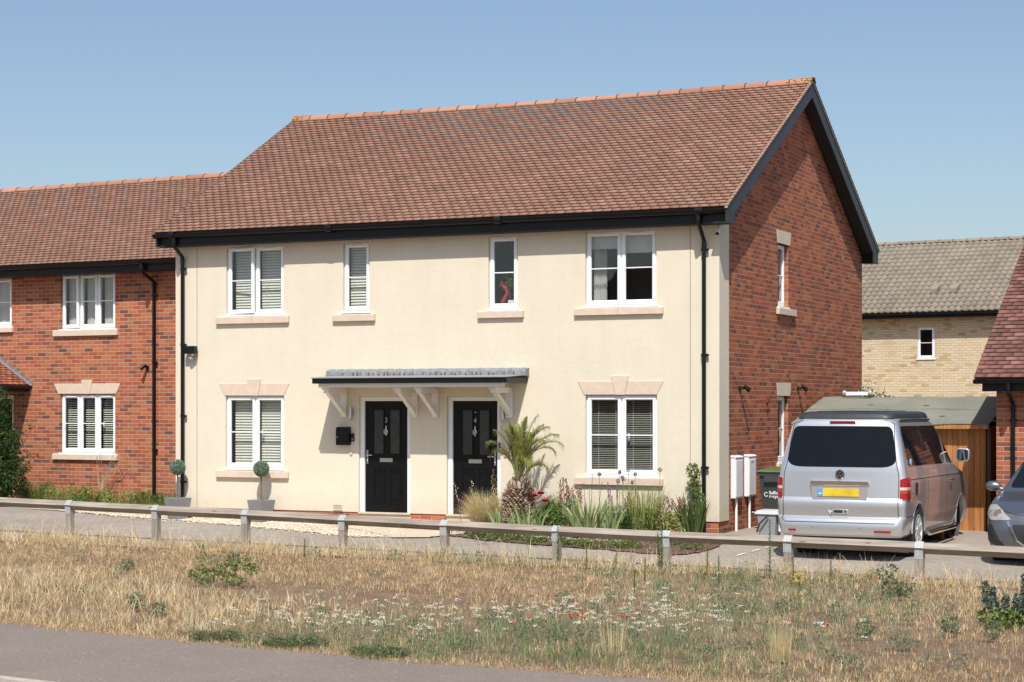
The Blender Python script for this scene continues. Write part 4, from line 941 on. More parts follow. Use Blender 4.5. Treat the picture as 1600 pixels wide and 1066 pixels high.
# ============================================================ KNEE-RAIL FENCE
FN = empty('knee_rail_fence', (0, 0, 0), label='low weathered timber knee rail fence with galvanised straps along the verge', cat='fence')
PX = [(-10.411, -3.076, .598), (-8.612, -3.135, .56), (-6.842, -3.193, .53), (-5.021, -3.253, .493), (-3.221, -3.312, .464), (-1.352, -3.374, .434), (.38, -3.431, .414), (2.181, -3.49, .400), (4.006, -3.55, .374)]
D_ = Vector((1.8, -.059, -.028)); 
PX = [tuple(Vector(PX[0])-D_*k) for k in (4, 3, 2, 1)]+PX+[tuple(Vector(PX[-1])+D_*k) for k in (1, 2, 3)]
fa = math.atan2(-.059, 1.8); hw = .055; rs = .054
m_strap = m_galv
for i, (x, y, z) in enumerate(PX):
    T = lambda a, b, c, x=x, y=y: (x+a*math.cos(fa)-b*math.sin(fa), y+a*math.sin(fa)+b*math.cos(fa), c)
    zt = z-.088; gb = gz(x, y)-.15; m = MB(T)     # post with a V notch that holds the rail
    m.prism([(-hw, gb), (hw, gb), (hw, zt+.0), (.0, zt-hw*1.0), (-hw, zt+.0)], 0, -hw, hw)
    po_ = m.build('post', m_post, FN, bevel=.004)
    s_ = MB(T); e_ = .004; w_ = .058; c0 = z-rs*1.414
    pts = [(-hw-e_, zt-.14), (-hw-e_, zt+.012), (-rs*1.414-e_*.6, c0), (0, z+e_*1.5), (rs*1.414+e_*.6, c0), (hw+e_, zt+.012), (hw+e_, zt-.14)]
    vv = [(a, p[0], p[1]) for p in pts for a in (-w_, w_)]; s_.add(vv, [(2*k, 2*k+1, 2*k+3, 2*k+2) for k in range(6)])
    for a in (-.035, .035):
        for zz in (zt-.03, zt-.11): s_.box(a-.006, a+.006, -hw-e_-.004, -hw-e_, zz-.006, zz+.006)
    s_.build('strap', m_strap, po_)
for i in range(len(PX)-1):
    a = Vector(PX[i]); b = Vector(PX[i+1]); d = (b-a).normalized(); s = Vector((-d.y, d.x, 0)).normalized(); u = Vector((0, 0, 1)); k = rs*1.414
    a = a-u*k+d*.004; b = b-u*k-d*.004
    m = MB(); n = 6; vv = []; prof = [(-1, 0), (-.9, .12), (-.1, .93), (0, 1), (.1, .93), (.9, .12), (1, 0), (.9, -.1), (0, -1), (-.9, -.1)]; npf = len(prof)
    for j in range(n+1):
        p = a.lerp(b, j/n)+u*(.004*math.sin(math.pi*j/n+i)-.003)
        vv += [p+s*q[0]*k+u*q[1]*k for q in prof]
    ff = [(j*npf+q, j*npf+(q+1) % npf, (j+1)*npf+(q+1) % npf, (j+1)*npf+q) for j in range(n) for q in range(npf)]+[tuple(range(npf)), tuple(range(n*npf, (n+1)*npf))]
    m.add(vv, ff); o = m.build('rail', m_rail, FN)

# ============================================================ VEHICLES
def car_paint(name, c, flake=.5):
    t = NT(name); n = t.noise(900, 2, .5); t.set(Base_Color=t.ramp(n, [(.3, tuple(x*.9 for x in c)), (.7, tuple(min(1, x*1.1) for x in c))]), Metallic=.75, Roughness=.34)
    t.put(t.bsdf.inputs['Coat Weight'], .8); t.put(t.bsdf.inputs['Coat Roughness'], .03); return t.m
m_silver = car_paint('silver_car_paint', (.67, .68, .69)); m_gunmetal = car_paint('gunmetal_car_paint', (.185, .195, .22))
def interp(tab, z):
    zs = [t[0] for t in tab]; return float(np.interp(z, zs, [t[1] for t in tab]))
def body_fn(T, off=0.):
    """closed loft of horizontal sections. T: tables rear, front, half, rr, rf over z"""
    def ring(z):
        yr = interp(T['rear'], z)-off; yf = interp(T['front'], z)+off; hw_ = interp(T['half'], z)+off; rr = interp(T['rr'], z); rf = interp(T['rf'], z); rfx = interp(T['rfx'], z); p = []
        bow = T.get('bow', .05); bf = T.get('bowf', .12)
        xr = hw_-rr
        for x in np.linspace(0, xr, 7): p.append((x, yr+bow*(x/hw_)**2))
        yb = yr+bow*(xr/hw_)**2
        for a in np.linspace(0, math.pi/2, 9)[1:]: p.append((xr+rr*math.sin(a), yb+rr*(1-math.cos(a))))
        y0 = yb+rr; y1 = yf-rf-bf
        for y in np.linspace(y0, y1, 26)[1:]: p.append((hw_, y))
        xf_ = hw_-rfx
        for a in np.linspace(0, math.pi/2, 10)[1:]: p.append((xf_+rfx*math.cos(a), y1+rf*math.sin(a)))
        for x in np.linspace(xf_, 0, 6)[1:]: p.append((x, yf-bf*(x/max(.05, xf_))**2))
        return p+[(-x, y) for x, y in p[-2:0:-1]]
    vv = []; zs = T['z']
    for z in zs: vv += [(x, y, z+(off if z == zs[-1] else 0)) for x, y in ring(z)]
    n = len(ring(zs[0])); ff = []
    for i in range(len(zs)-1):
        for k in range(n): a = i*n+k; b = i*n+(k+1) % n; ff.append((a, b, b+n, a+n))
    # caps: strips between the two halves keep the roof smooth
    h = n//2
    for base, flip in ((0, 1), ((len(zs)-1)*n, 0)):
        for k in range(h):
            a, b = base+k, base+k+1; c, d = base+(n-k-1) % n, base+(n-k) % n
            f = (a, b, c, d) if k else (a, b, c)
            if k == h-1: f = (a, b, d)
            f = tuple(dict.fromkeys(f))
            if len(f) > 2: ff.append(f if flip == 0 else f[::-1])
    return vv, ff
def mesh_obj(name, vv, ff, mat=None):
    m = MB(); m.add(vv, ff); o = m.build(name, mat or m_mortar); bm = bmesh.new(); bm.from_mesh(o.data); bmesh.ops.recalc_face_normals(bm, faces=bm.faces); bm.to_mesh(o.data); bm.free(); return o
def boolean(a, b, op, keep_b=False):
    md = a.modifiers.new('b', 'BOOLEAN'); md.operation = op; md.object = b; md.solver = 'EXACT'
    bpy.context.view_layer.update(); me = bpy.data.meshes.new_from_object(a.evaluated_get(bpy.context.evaluated_depsgraph_get()))
    a.modifiers.clear(); old = a.data; a.data = me; bpy.data.meshes.remove(old)
    if not keep_b: me2 = b.data; bpy.data.objects.remove(b); bpy.data.meshes.remove(me2)
    return a
def finish(o, name, mat, parent, ang=35):
    o.name = name; o.data.name = name; o.data.materials.clear(); o.data.materials.append(mat); o.parent = parent
    o.data.polygons.foreach_set('use_smooth', [True]*len(o.data.polygons)); o.data.set_sharp_from_angle(angle=R(ang)); return o
def rpoly(pts, r, n=5):
    """outline with rounded corners"""
    out = []; N_ = len(pts)
    for i in range(N_):
        p = Vector(pts[i]); a = Vector(pts[i-1]); b = Vector(pts[(i+1) % N_]); rr = r[i] if isinstance(r, (list, tuple)) else r
        if rr <= 0: out.append(tuple(p)); continue
        d1 = (a-p); d2 = (b-p); k1 = min(rr, d1.length*.45); k2 = min(rr, d2.length*.45); s = p+d1.normalized()*k1; e = p+d2.normalized()*k2
        for j in range(n+1):
            t = j/n; out.append(tuple((s*(1-t)+p*t)*(1-t)+(p*(1-t)+e*t)*t))
    return out
def panel(T, off, outline, ax, a, b, name, mat, parent, ring_w=None):
    """piece of the body skin, pushed out by off, inside an outline prism"""
    o = mesh_obj(name, *body_fn(T, off)); m = MB(); m.prism(outline, ax, a, b); c = m.build('cut', m_mortar); bm = bmesh.new(); bm.from_mesh(c.data); bmesh.ops.recalc_face_normals(bm, faces=bm.faces); bm.to_mesh(c.data); bm.free()
    boolean(o, c, 'INTERSECT')
    bm = bmesh.new(); bm.from_mesh(o.data)   # keep only the skin side, drop the inner walls of the cut
    lim = (abs(a)+abs(b))/2
    if ax == 0: kill = [f for f in bm.faces if all(abs(v.co.x-a) < 1e-4 for v in f.verts) or all(abs(v.co.x-b) < 1e-4 for v in f.verts)]
    elif ax == 1: kill = [f for f in bm.faces if all(abs(v.co.y-a) < 1e-4 for v in f.verts) or all(abs(v.co.y-b) < 1e-4 for v in f.verts)]
    else: kill = []
    bmesh.ops.delete(bm, geom=kill, context='FACES'); bm.to_mesh(o.data); bm.free()
    return finish(o, name, mat, parent)
def line_poly(pts, w):
    L = []; Rr = []
    for i, p in enumerate(pts):
        p = Vector(p); d = (Vector(pts[min(i+1, len(pts)-1)])-Vector(pts[max(0, i-1)])).normalized(); n = Vector((-d.y, d.x))*w/2; L.append(tuple(p+n)); Rr.append(tuple(p-n))
    return L+Rr[::-1]

VT = dict(z=[.27, .30, .36, .44, .50, .535, .56, .60, .68, .755, .79, .83, .90, 1.0, 1.08, 1.10, 1.18, 1.26, 1.30, 1.42, 1.56, 1.70, 1.82, 1.88, 1.93, 1.965, 1.985, 2.0],
    rear=[(.27, .06), (.30, .02), (.36, .0), (.48, .0), (.53, .03), (.56, .085), (.755, .06), (.79, .072), (.83, .098), (1.26, .125), (1.82, .235), (1.93, .28), (1.965, .31), (1.985, .36), (2.0, .44)],
    front=[(.27, 4.74), (.44, 4.84), (.68, 4.88), (.83, 4.84), (.95, 4.76), (1.08, 4.55), (1.18, 4.22), (1.26, 3.96), (1.88, 3.10), (1.965, 2.9), (2.0, 2.6)],
    half=[(.27, .87), (.30, .90), (.44, .935), (.535, .945), (.56, .942), (.75, .95), (1.0, .952), (1.08, .950), (1.10, .942), (1.26, .918), (1.56, .862), (1.82, .80), (1.88, .78), (1.93, .752), (1.965, .72), (1.985, .67), (2.0, .60)],
    rr=[(.27, .16), (.5, .16), (.56, .10), (1.2, .10), (1.9, .12), (2.0, .2)], rf=[(.27, .3), (.95, .3), (1.3, .5), (2.0, .4)], rfx=[(.27, .28), (.95, .3), (1.3, .42), (2.0, .4)], bow=.045, bowf=.14)
V = empty('camper_van', (2.50, -2.10, .035), R(.0), 'silver camper van on the drive seen from behind with one front wheel missing', 'van')
body = mesh_obj('body', *body_fn(VT))
for yy in (1.0, 4.0):
    for s in (1, -1):
        m = MB(); m.tube([(s*.62, yy, .335), (s*1.2, yy, .335)], .395, 36); c = m.build('c', m_mortar); boolean(body, c, 'DIFFERENCE')
finish(body, 'body', m_silver, V, 28)
for yy in (1.0, 4.0):
    for s in (1, -1):
        m = MB(); m.tube([(s*.63, yy, .335), (s*.84, yy, .335)], .388, 36, caps=False); m.tube([(s*.64, yy, .335), (s*.645, yy, .335)], .388, 36); m.build('arch_liner', m_plasdk, V)
        pts = [(s*(.944-.012*abs(math.cos(a))-(.05*max(0, math.cos(a)-.8) if yy > 3 else 0)), yy+.408*math.cos(a), .335+.408*math.sin(a)) for a in np.linspace(R(-4), R(184), 30)]; m = MB(); m.tube(pts, .014, 8); m.build('arch_lip', m_silver, V, smooth=True)
# glass
panel(VT, .004, rpoly([(-.81, 1.355), (-.70, 1.27), (.70, 1.27), (.81, 1.355), (.72, 1.86), (-.72, 1.86)], [.09, .16, .16, .09, .08, .08]), 1, -.2, .6, 'rear_window', m_glassd, V)
def side(poly, off, name, mat, par=None, r=.05): return panel(VT, off, rpoly(poly, r), 0, .5, 1.2, name, mat, par or V)
side([(.42, 1.285), (1.55, 1.275), (1.55, 1.855), (.42, 1.86)], .004, 'rear_side_window', m_glassd, r=[.1, .03, .03, .12])
side([(1.575, 1.275), (2.83, 1.265), (2.76, 1.85), (1.575, 1.855)], .004, 'sliding_door_window', m_glassd, r=[.03, .08, .08, .03])
side([(2.98, 1.265), (3.92, 1.25), (3.86, 1.34), (3.26, 1.82), (2.92, 1.85)], .004, 'front_door_window', m_glassd, r=[.05, .03, .05, .12, .05])
panel(VT, .004, rpoly([(-.80, 1.30), (.80, 1.30), (.70, 1.86), (-.70, 1.86)], .08), 1, 3.0, 4.2, 'windscreen', m_glassd, V)

o = panel(VT, .004, rpoly([(.42, 1.285), (2.83, 1.27), (2.76, 1.855), (.42, 1.86)], .1), 0, -1.2, -.5, 'side_window', m_glassd, V)
o = panel(VT, .004, rpoly([(2.98, 1.265), (3.92, 1.25), (3.86, 1.34), (3.26, 1.82), (2.92, 1.85)], .06), 0, -1.2, -.5, 'front_door_window', m_glassd, V)
# shut lines
m_gap = plain('panel_gap', (.02, .02, .022), .6)
gate = [(-.845, .88), (-.845, .52), (-.80, .475), (.80, .475), (.845, .52), (.845, .88), (.845, 1.16), (.80, 1.35), (.735, 1.90), (.60, 1.945)]
panel(VT, .0025, line_poly(gate, .010), 1, -.2, .6, 'tailgate_gap', m_gap, V)
panel(VT, .0025, line_poly([(-p[0], p[1]) for p in gate[5:]], .010), 1, -.2, .6, 'tailgate_gap', m_gap, V)
for i, (ln, w) in enumerate((([(.32, 1.09), (4.5, 1.075)], .011), ([(2.88, .36), (2.88, 1.26), (2.82, 1.88)], .010), ([(3.98, .78), (4.02, 1.1), (3.98, 1.24)], .010), ([(1.56, 1.04), (1.56, .6), (1.46, .42)], .008), ([(.25, .56), (.62, .56)], .010), ([(.27, .56), (.30, 1.2), (.42, 1.93)], .006))):
    for s in ((.5, 1.2), (-1.2, -.5)): panel(VT, .0025, line_poly(ln, w), 0, s[0], s[1], 'shut_line', m_gap, V)
# lamps
m_lred = plain('red_lamp_glass', (.30, .008, .008), .12, var=.3, scale=30); m_lamb = plain('amber_lamp_glass', (.40, .05, .012), .12, var=.3, scale=30); m_lclr = plain('clear_lamp_glass', (.55, .48, .46), .1, var=.2, scale=40)
for s in (1, -1):
    ol = lambda z0, z1: [(s*.865, z0), (s*.865, min(z1, 1.10)), (s*1.02, z1+.025 if z1 > 1.08 else z1), (s*1.02, z0)]
    r_ = panel(VT, .010, ol(.815, 1.125), 1, -.2, .40, 'tail_lamp', m_lred, V)
    panel(VT, .013, ol(.95, .99), 1, -.2, .37, 'reverse_lens', m_lclr, r_); panel(VT, .013, ol(.895, .949), 1, -.2, .37, 'indicator_lens', m_lamb, r_)
m = MB(); m.prism(rpoly([(-.19, 1.912), (.19, 1.912), (.19, 1.932), (-.19, 1.932)], .008), 1, .245, .30); m.build('brake_light', m_lred, V)
# plate recess, handle bar, number plate, badge, catch
m = MB(); m.prism(rpoly([(-.40, .80), (.40, .80), (.42, .99), (.42, 1.003), (-.42, 1.003), (-.42, .99)], .03), 1, .078, .12); m.build('plate_panel', m_silver, V, smooth=True, bevel=.006)
m = MB(); m.prism(rpoly([(-.43, 1.003), (.43, 1.003), (.43, 1.068), (-.43, 1.068)], .018), 1, .062, .13); m.build('tailgate_trim', m_chrome, V, smooth=True, bevel=.008)
m_plate = plain('yellow_plate', (.72, .50, .03), .35, var=.22, scale=5); m = MB(); m.box(-.245, .285, .066, .076, .848, .962); pl = m.build('number_plate', m_plate, V, bevel=.003)
m = MB(); m.box(-.32, -.246, .066, .076, .848, .962); m.build('plate_band', plain('blue_plate_band', (.10, .35, .6), .35), pl, bevel=.002)
m = MB(); m.box(-.30, -.262, .063, .0655, .88, .895); m.build('plate_letters', m_white, pl)
bd = MB(); bz = 1.165; bd.tube([(.0, .10, bz), (.0, .126, bz)], .068, 28); badge = bd.build('badge', plain('badge_blue_black', (.012, .016, .03), .25), V)
bl = MB(); bl.tube([(.064*math.cos(a), .099, bz+.064*math.sin(a)) for a in np.linspace(0, 2*math.pi, 29)], .0055, 6, caps=False)
def stroke(a, b, w=.0095):
    a = Vector(a); b = Vector(b); d = (b-a).normalized(); n = Vector((-d.y, d.x))*w/2; bl.prism([tuple(a+n+Vector((0, bz))), tuple(b+n+Vector((0, bz))), tuple(b-n+Vector((0, bz))), tuple(a-n+Vector((0, bz)))], 1, .092, .101)
for s in (1, -1):
    stroke((s*.026, .054), (s*.002, .006)); stroke((s*.054, .032), (s*.026, -.05)); stroke((s*.026, -.05), (s*.003, -.003))
bl.build('badge_letters', m_chrome, badge)
m = MB(); m.prism(rpoly([(-.10, .60), (.13, .60), (.13, .665), (-.10, .665)], .025), 1, .066, .09); h = m.build('tailgate_catch', m_silver, V, smooth=True, bevel=.004)
m = MB(); m.prism(rpoly([(-.08, .613), (.05, .613), (.05, .652), (-.08, .652)], .012), 1, .062, .07); m.tube([(.09, .06, .632), (.09, .07, .632)], .014, 10); m.build('catch_recess', m_gap, h)
m = MB()
for a, b in (((-.16, .65), (-.115, .585)), ((-.14, .63), (-.10, .64))): m.prism(line_poly([a, b], .008), 1, .060, .063)
m.build('paint_scratch', m_white, V); m = MB(); m.ball((-.115, .06, .60), .01, 6, 5); m.build('paint_chip', m_gap, V)
for x in (-.86, -.38, .32, .84):
    m = MB(); m.tube([(x, -.012+.045*(x/.93)**2+(.09 if abs(x) > .8 else 0), .42), (x, .03+.045*(x/.93)**2+(.09 if abs(x) > .8 else 0), .42)], .014, 12); m.build('parking_sensor', m_silver, V, smooth=True)
for x0, x1 in ((-.74, -.63), (.52, .76)):
    m = MB(); m.box(x0, x1, .002, .05, .345, .37); m.build('bumper_reflector', m_lred, V, bevel=.003)
# pop-top roof
RT = dict(z=[1.96, 1.975, 2.0, 2.03, 2.055, 2.07], rear=[(1.96, .33), (1.975, .30), (2.03, .32), (2.07, .50)], front=[(1.96, 2.85), (2.03, 2.8), (2.07, 2.7)], half=[(1.96, .70), (1.975, .72), (2.03, .70), (2.055, .68), (2.07, .60)],
    rr=[(1.96, .14), (2.07, .2)], rf=[(1.96, .2), (2.07, .2)], rfx=[(1.96, .2), (2.07, .2)], bow=.05, bowf=.1)
o = mesh_obj('pop_top_roof', *body_fn(RT)); finish(o, 'pop_top_roof', plain('dark_grey_vinyl', (.03, .033, .04), .5, var=.2, scale=4), V, 50)
m = MB()
for x in (-.45, -.2, .1, .35): m.prism([(x-.012, .55), (x+.012, .55), (x+.012, 2.6), (x-.012, 2.6)], 2, 2.066, 2.078)
m.build('roof_rib', m_plasdk, o)
m = MB(); m.tube([(.765, .55, 1.945), (.765, 1.5, 1.952), (.765, 2.45, 1.945)], .014, 8); m.build('awning_rail', m_plasdk, V, smooth=True)
# wheels
m_alloy = plain('silver_alloy', (.66, .67, .69), .35, .35, var=.04)
def wheel(parent, x, y, z, r, w, s, spokes=5, name='wheel'):
    t = MB(); t.lathe([(r*.66, -w/2), (r*.9, -w/2-.004), (r*.985, -w/2+.03), (r, -w/4), (r, w/4), (r*.985, w/2-.03), (r*.9, w/2+.004), (r*.66, w/2)], n=40, caps=False)
    o = t.build(name, m_rubber, parent, smooth=True); o.location = (x, y, z); o.rotation_euler = (0, R(90)*s, 0)
    rm = MB(); rm.lathe([(r*.70, w/2-.002), (r*.66, w/2+.004), (r*.62, w/2-.02), (r*.60, -w/2)], n=40, caps=False); hub = w/2-.012
    for k in range(spokes):
        for dd in ((-.13, .13) if spokes < 7 else (-.09, .09)):
            a = 2*math.pi*k/spokes+dd; c, s_ = math.cos(a), math.sin(a); p = Vector((c, s_)); q = Vector((-s_, c))
            rm.add([(*(p*.05+q*.018), hub), (*(p*.05-q*.018), hub), (*(p*r*.64-q*.019), hub+.012), (*(p*r*.64+q*.019), hub+.012), (*(p*.05+q*.016), hub-.03), (*(p*.05-q*.016), hub-.03), (*(p*r*.64-q*.014), hub-.03), (*(p*r*.64+q*.014), hub-.03)], [(0, 1, 2, 3), (0, 4, 5, 1), (1, 5, 6, 2), (3, 2, 6, 7), (0, 3, 7, 4)])
    rm.tube([(0, 0, hub-.04), (0, 0, hub+.008)], .06, 20); rm.build('rim', m_alloy, o, smooth=True)
    d = MB(); d.tube([(0, 0, -.02), (0, 0, .0)], r*.5, 24); d.tube([(0, 0, -w/2+.01), (0, 0, -w/2+.02)], r*.66, 24); d.build('brake_disc', m_plasdk, o); return o
wheel(V, .815, 1.0, .335, .335, .24, 1, 7); wheel(V, -.80, 1.0, .335, .335, .24, -1); wheel(V, -.80, 4.0, .335, .335, .24, -1)
m = MB(); m.tube([(.66, 4.0, .30), (.80, 4.0, .30)], .14, 24); m.tube([(.80, 4.0, .30), (.86, 4.0, .30)], .06, 12); m.tube([(.3, 4.0, .22), (.74, 4.0, .22)], .035, 8); m.box(.64, .72, 3.86, 3.94, .24, .44); m.build('bare_hub', plain('rusty_hub', (.12, .07, .045), .7, .5, var=.5, scale=30), V, smooth=True)
m = MB(); m.tube([(.95, 1.5, .28), (.965, 1.56, .25), (.965, 3.42, .25), (.95, 3.48, .28)], .03, 12); m.build('side_bar', m_chrome, V, smooth=True)
m = MB(); m.box(-.80, .80, .2, 4.6, .20, .275); m.build('underbody', m_plasdk, V)
# fuel flap, handles, sticker, mirrors
m = MB(); m.prism(rpoly([(.72, .86), (.86, .86), (.86, 1.04), (.72, 1.04)], .015), 0, .94, .962); m.build('fuel_flap', m_plasdk, V, bevel=.004)
m = MB(); m.tube([(.945, 2.98, 1.0), (.985, 3.02, 1.0), (.985, 3.16, 1.0), (.945, 3.2, 1.0)], .014, 8); m.build('door_handle', m_chrome, V, smooth=True)
m = MB(); m.tube([(.915, .56, 1.34), (.925, .56, 1.34)], .05, 20); m.build('round_sticker', plain('pale_blue_sticker', (.35, .55, .65), .5), V)
for s in (1, -1):
    m = MB(); m.tube([(s*.90, 3.72, 1.29), (s*.98, 3.70, 1.32)], [.03, .025], 10)
    m.prism(rpoly([(s*.93, 1.26), (s*1.13, 1.27), (s*1.135, 1.47), (s*.93, 1.48)], .05), 1, 3.66, 3.78); mo = m.build('door_mirror', m_silver, V, smooth=True, bevel=.012, seg=2)
    m = MB(); m.prism(rpoly([(s*.945, 1.28), (s*1.115, 1.29), (s*1.12, 1.455), (s*.945, 1.465)], .04), 1, 3.652, 3.658); m.build('mirror_glass', plain('mirror_glass', (.5, .54, .58), .03, 1., var=.02), mo)
m = MB(); m.box(.60, .78, 3.30, 3.48, -.04, .18); m.box(.58, .8, 3.28, 3.5, .18, .235); o = m.build('axle_block', plain('dark_red_timber', (.10, .035, .025), .8)); o.location = V.location; tag(o, 'dark timber block propping up the van under its side sill', 'block')

CT = dict(z=[.16, .20, .30, .42, .52, .60, .68, .74, .80, .85, .89, .93, .965, 1.0, 1.10, 1.22, 1.34, 1.40, 1.44, 1.46],
    rear=[(.16, 4.3), (.3, 4.42), (.6, 4.46), (.9, 4.40), (1.0, 4.3), (1.46, 3.3)],
    front=[(.16, .10), (.20, .06), (.30, .0), (.52, .0), (.60, .035), (.68, .08), (.74, .17), (.80, .36), (.85, .58), (.89, .78), (.93, .98), (.965, 1.14), (1.0, 1.22), (1.34, 1.86), (1.46, 2.3)],
    half=[(.16, .80), (.30, .86), (.52, .877), (.68, .875), (.80, .862), (.93, .845), (1.0, .80), (1.34, .62), (1.44, .55), (1.46, .48)], rr=[(.16, .3), (1.46, .3)], rf=[(.16, .55), (.6, .55), (.8, .42), (1.0, .2), (1.46, .25)], rfx=[(.16, .42), (.6, .40), (.8, .22), (1.0, .15), (1.46, .2)], bow=.08, bowf=.10)
# the car faces the camera: body_fn's rear end (small y) is used as the nose
def nose(T, src):
    N_ = dict(T); N_['rear'] = T['front']; N_['front'] = T['rear']; N_['rr'] = T['rf']; N_['rf'] = T['rr']; N_['bow'] = .16; N_['bowf'] = .08; N_['rfx'] = T['rr']; return N_
NTb = nose(CT, None); NTb['rr'] = [(.16, .34), (.55, .36), (.70, .30), (.80, .2), (.93, .12), (1.46, .12)]
C = empty('parked_car', (5.42, -1.98, .0), R(2), 'dark grey metallic hatchback facing the fence in front of the brick garage', 'car')
cb = mesh_obj('body', *body_fn(NTb))
for yy in (.86, 3.5):
    for s in (1, -1): m = MB(); m.tube([(s*.58, yy, .32), (s*1.1, yy, .32)], .35, 32); c = m.build('c', m_mortar); boolean(cb, c, 'DIFFERENCE')
finish(cb, 'body', m_gunmetal, C, 26)
for yy in (.86, 3.5):
    for s in (1, -1): m = MB(); m.tube([(s*.59, yy, .32), (s*.86, yy, .32)], .345, 32, caps=False); m.tube([(s*.6, yy, .32), (s*.605, yy, .32)], .345, 32); m.build('arch_liner', m_plasdk, C)
for s in (1, -1):
    wheel(C, s*.76, .86, .32, .315, .2, s, 5); wheel(C, s*.76, 3.5, .32, .315, .2, s, 5)
panel(NTb, .004, rpoly([(-.70, 1.0), (.70, 1.0), (.57, 1.40), (-.57, 1.40)], .05), 1, .9, 2.4, 'windscreen', m_glass if 0 else m_glassd, C)
for s in (1, -1):
    a, b = (.4, 1.1) if s > 0 else (-1.1, -.4)
    panel(NTb, .004, rpoly([(1.5, .98), (3.6, 1.0), (3.2, 1.36), (2.05, 1.38)], .06), 0, a, b, 'side_window', m_glassd, C)
    hl = panel(NTb, .006, rpoly([(s*.50, .60), (s*.80, .585), (s*.89, .66), (s*.89, .78), (s*.76, .80), (s*.66, .74)], .03), 1, -.2, .78, 'headlight', plain('headlight_lens', (.42, .40, .37), .08, .3, var=.25, scale=14), C)
    m = MB(); m.tube([(s*.70, .165, .68), (s*.70, .26, .68)], [.055, .06], 18); m.tube([(s*.80, .27, .69), (s*.80, .34, .69)], .035, 14); m.build('lamp_bowl', m_chrome, hl, smooth=True)
    fl_ = panel(NTb, .006, rpoly([(s*.60, .22), (s*.86, .25), (s*.88, .50), (s*.80, .54), (s*.70, .36)], .03), 1, -.2, .6, 'fog_light_surround', m_plasdk, C)
    fx = [(s*.64, .255), (s*.72, .33), (s*.83, .335), (s*.85, .275), (s*.8, .25)]; panel(NTb, .012, line_poly(fx+fx[:2], .014), 1, -.2, .6, 'fog_trim', m_chrome, fl_)
    m = MB(); m.tube([(s*.80, 1.30, .98), (s*.90, 1.28, 1.0)], .02, 8); m.lathe([(.005, -.115), (.05, -.10), (.075, -.04), (.078, .04), (.05, .10), (.005, .115)], (s*.935, 1.3, 1.02), 16); mm = m.build('door_mirror', m_gunmetal, C, smooth=True)
    for v in mm.data.vertices:
        if v.index >= 16: d = v.co-Vector((s*.935, 1.3, 1.02)); v.co = Vector((s*.935+d.z*.95, 1.3+d.y*1.0, 1.02+d.x*.95))
panel(NTb, .006, rpoly([(-.50, .54), (.50, .54), (.40, .30), (.22, .22), (-.22, .22), (-.40, .30)], .05), 1, -.2, .5, 'grille', m_plasdk, C)
panel(NTb, .014, line_poly([(-.56, .58), (-.44, .33), (-.26, .20), (0, .175), (.26, .20), (.44, .33), (.56, .58)], .022), 1, -.2, .5, 'grille_trim', m_chrome, C)
panel(NTb, .0025, line_poly([(-.70, .735), (-.4, .665), (.4, .665), (.70, .735)], .008), 1, -.2, .7, 'bonnet_gap', m_gap, C)
m = MB(); m.box(-.26, .26, -.03, -.016, .42, .53); m.build('number_plate', plain('white_plate', (.75, .75, .73), .4), C)
m = MB(); m.box(-.72, .72, .25, 4.2, .13, .2); m.build('underbody', m_plasdk, C)

# ============================================================ BINS
m_bin = plain('dark_grey_bin_plastic', (.045, .052, .055), .5, var=.12); m_lid = plain('green_bin_lid', (.085, .125, .04), .5, var=.15)
def wheelie(x, y, rz, lidmat, label, logo):
    t = empty('wheelie_bin', (x, y, gz(x, y)+.005), rz, label, 'wheelie bin')
    m = MB(); A = [(-.19, -.20, .08), (.19, -.20, .08), (.19, .20, .08), (-.19, .20, .08)]; B_ = [(-.25, -.30, .92), (.25, -.30, .92), (.25, .27, .92), (-.25, .27, .92)]
    m.add(A+B_, [(0, 3, 2, 1), (0, 1, 5, 4), (1, 2, 6, 5), (2, 3, 7, 6), (3, 0, 4, 7)]); m.box(-.275, .275, -.325, .29, .90, .965); m.box(-.15, .15, -.335, -.32, .80, .90); m.build('bin_body', m_bin, t, bevel=.012, seg=2)
    m = MB(); m.add([(-.285, -.345, .966), (.285, -.345, .966), (.285, .30, .966), (-.285, .30, .966), (-.26, -.31, 1.0), (.26, -.31, 1.0), (.26, .26, 1.04), (-.26, .26, 1.04)], [(0, 1, 5, 4), (1, 2, 6, 5), (2, 3, 7, 6), (3, 0, 4, 7), (4, 5, 6, 7)]); m.tube([(-.24, .33, 1.0), (.24, .33, 1.0)], .018, 8); m.build('lid', lidmat, t, bevel=.008)
    for s in (-1, 1):
        m = MB(); m.tube([(s*.20, .24, .10), (s*.255, .24, .10)], .10, 18); m.build('wheel', m_rubber, t, smooth=True)
    if logo:
        g = MB(); yb = lambda z: -.20-.10*(z-.08)/.84-.004
        pts = [(-.135+.032*math.cos(a), .60+.032*math.sin(a)) for a in np.linspace(R(40), R(330), 14)]; z_ = .6
        q = line_poly(pts, .012); g.add([(p[0], yb(p[1]), p[1]) for p in q], [(i, i+1, len(q)-2-i, len(q)-1-i) for i in range(len(q)//2-1)]); g.build('recycling_mark', m_white, t)
        for w, zz in (('Suffolk', .605), ('recycles', .545)):
            cu = bpy.data.curves.new('n', 'FONT'); cu.body = w; cu.size = .075; cu.extrude = .001; cu.offset = .002; tx = bpy.data.objects.new('n', cu); COL.objects.link(tx); tx.rotation_euler = (R(90+6.8), 0, 0); tx.location = (-.085, yb(zz)-.003, zz)
            bpy.context.view_layer.update(); me = bpy.data.meshes.new_from_object(tx.evaluated_get(bpy.context.evaluated_depsgraph_get())); me.transform(tx.matrix_world); me.materials.clear(); me.materials.append(m_white); bpy.data.objects.remove(tx)
            o = bpy.data.objects.new('lettering', me); COL.objects.link(o); o.parent = t
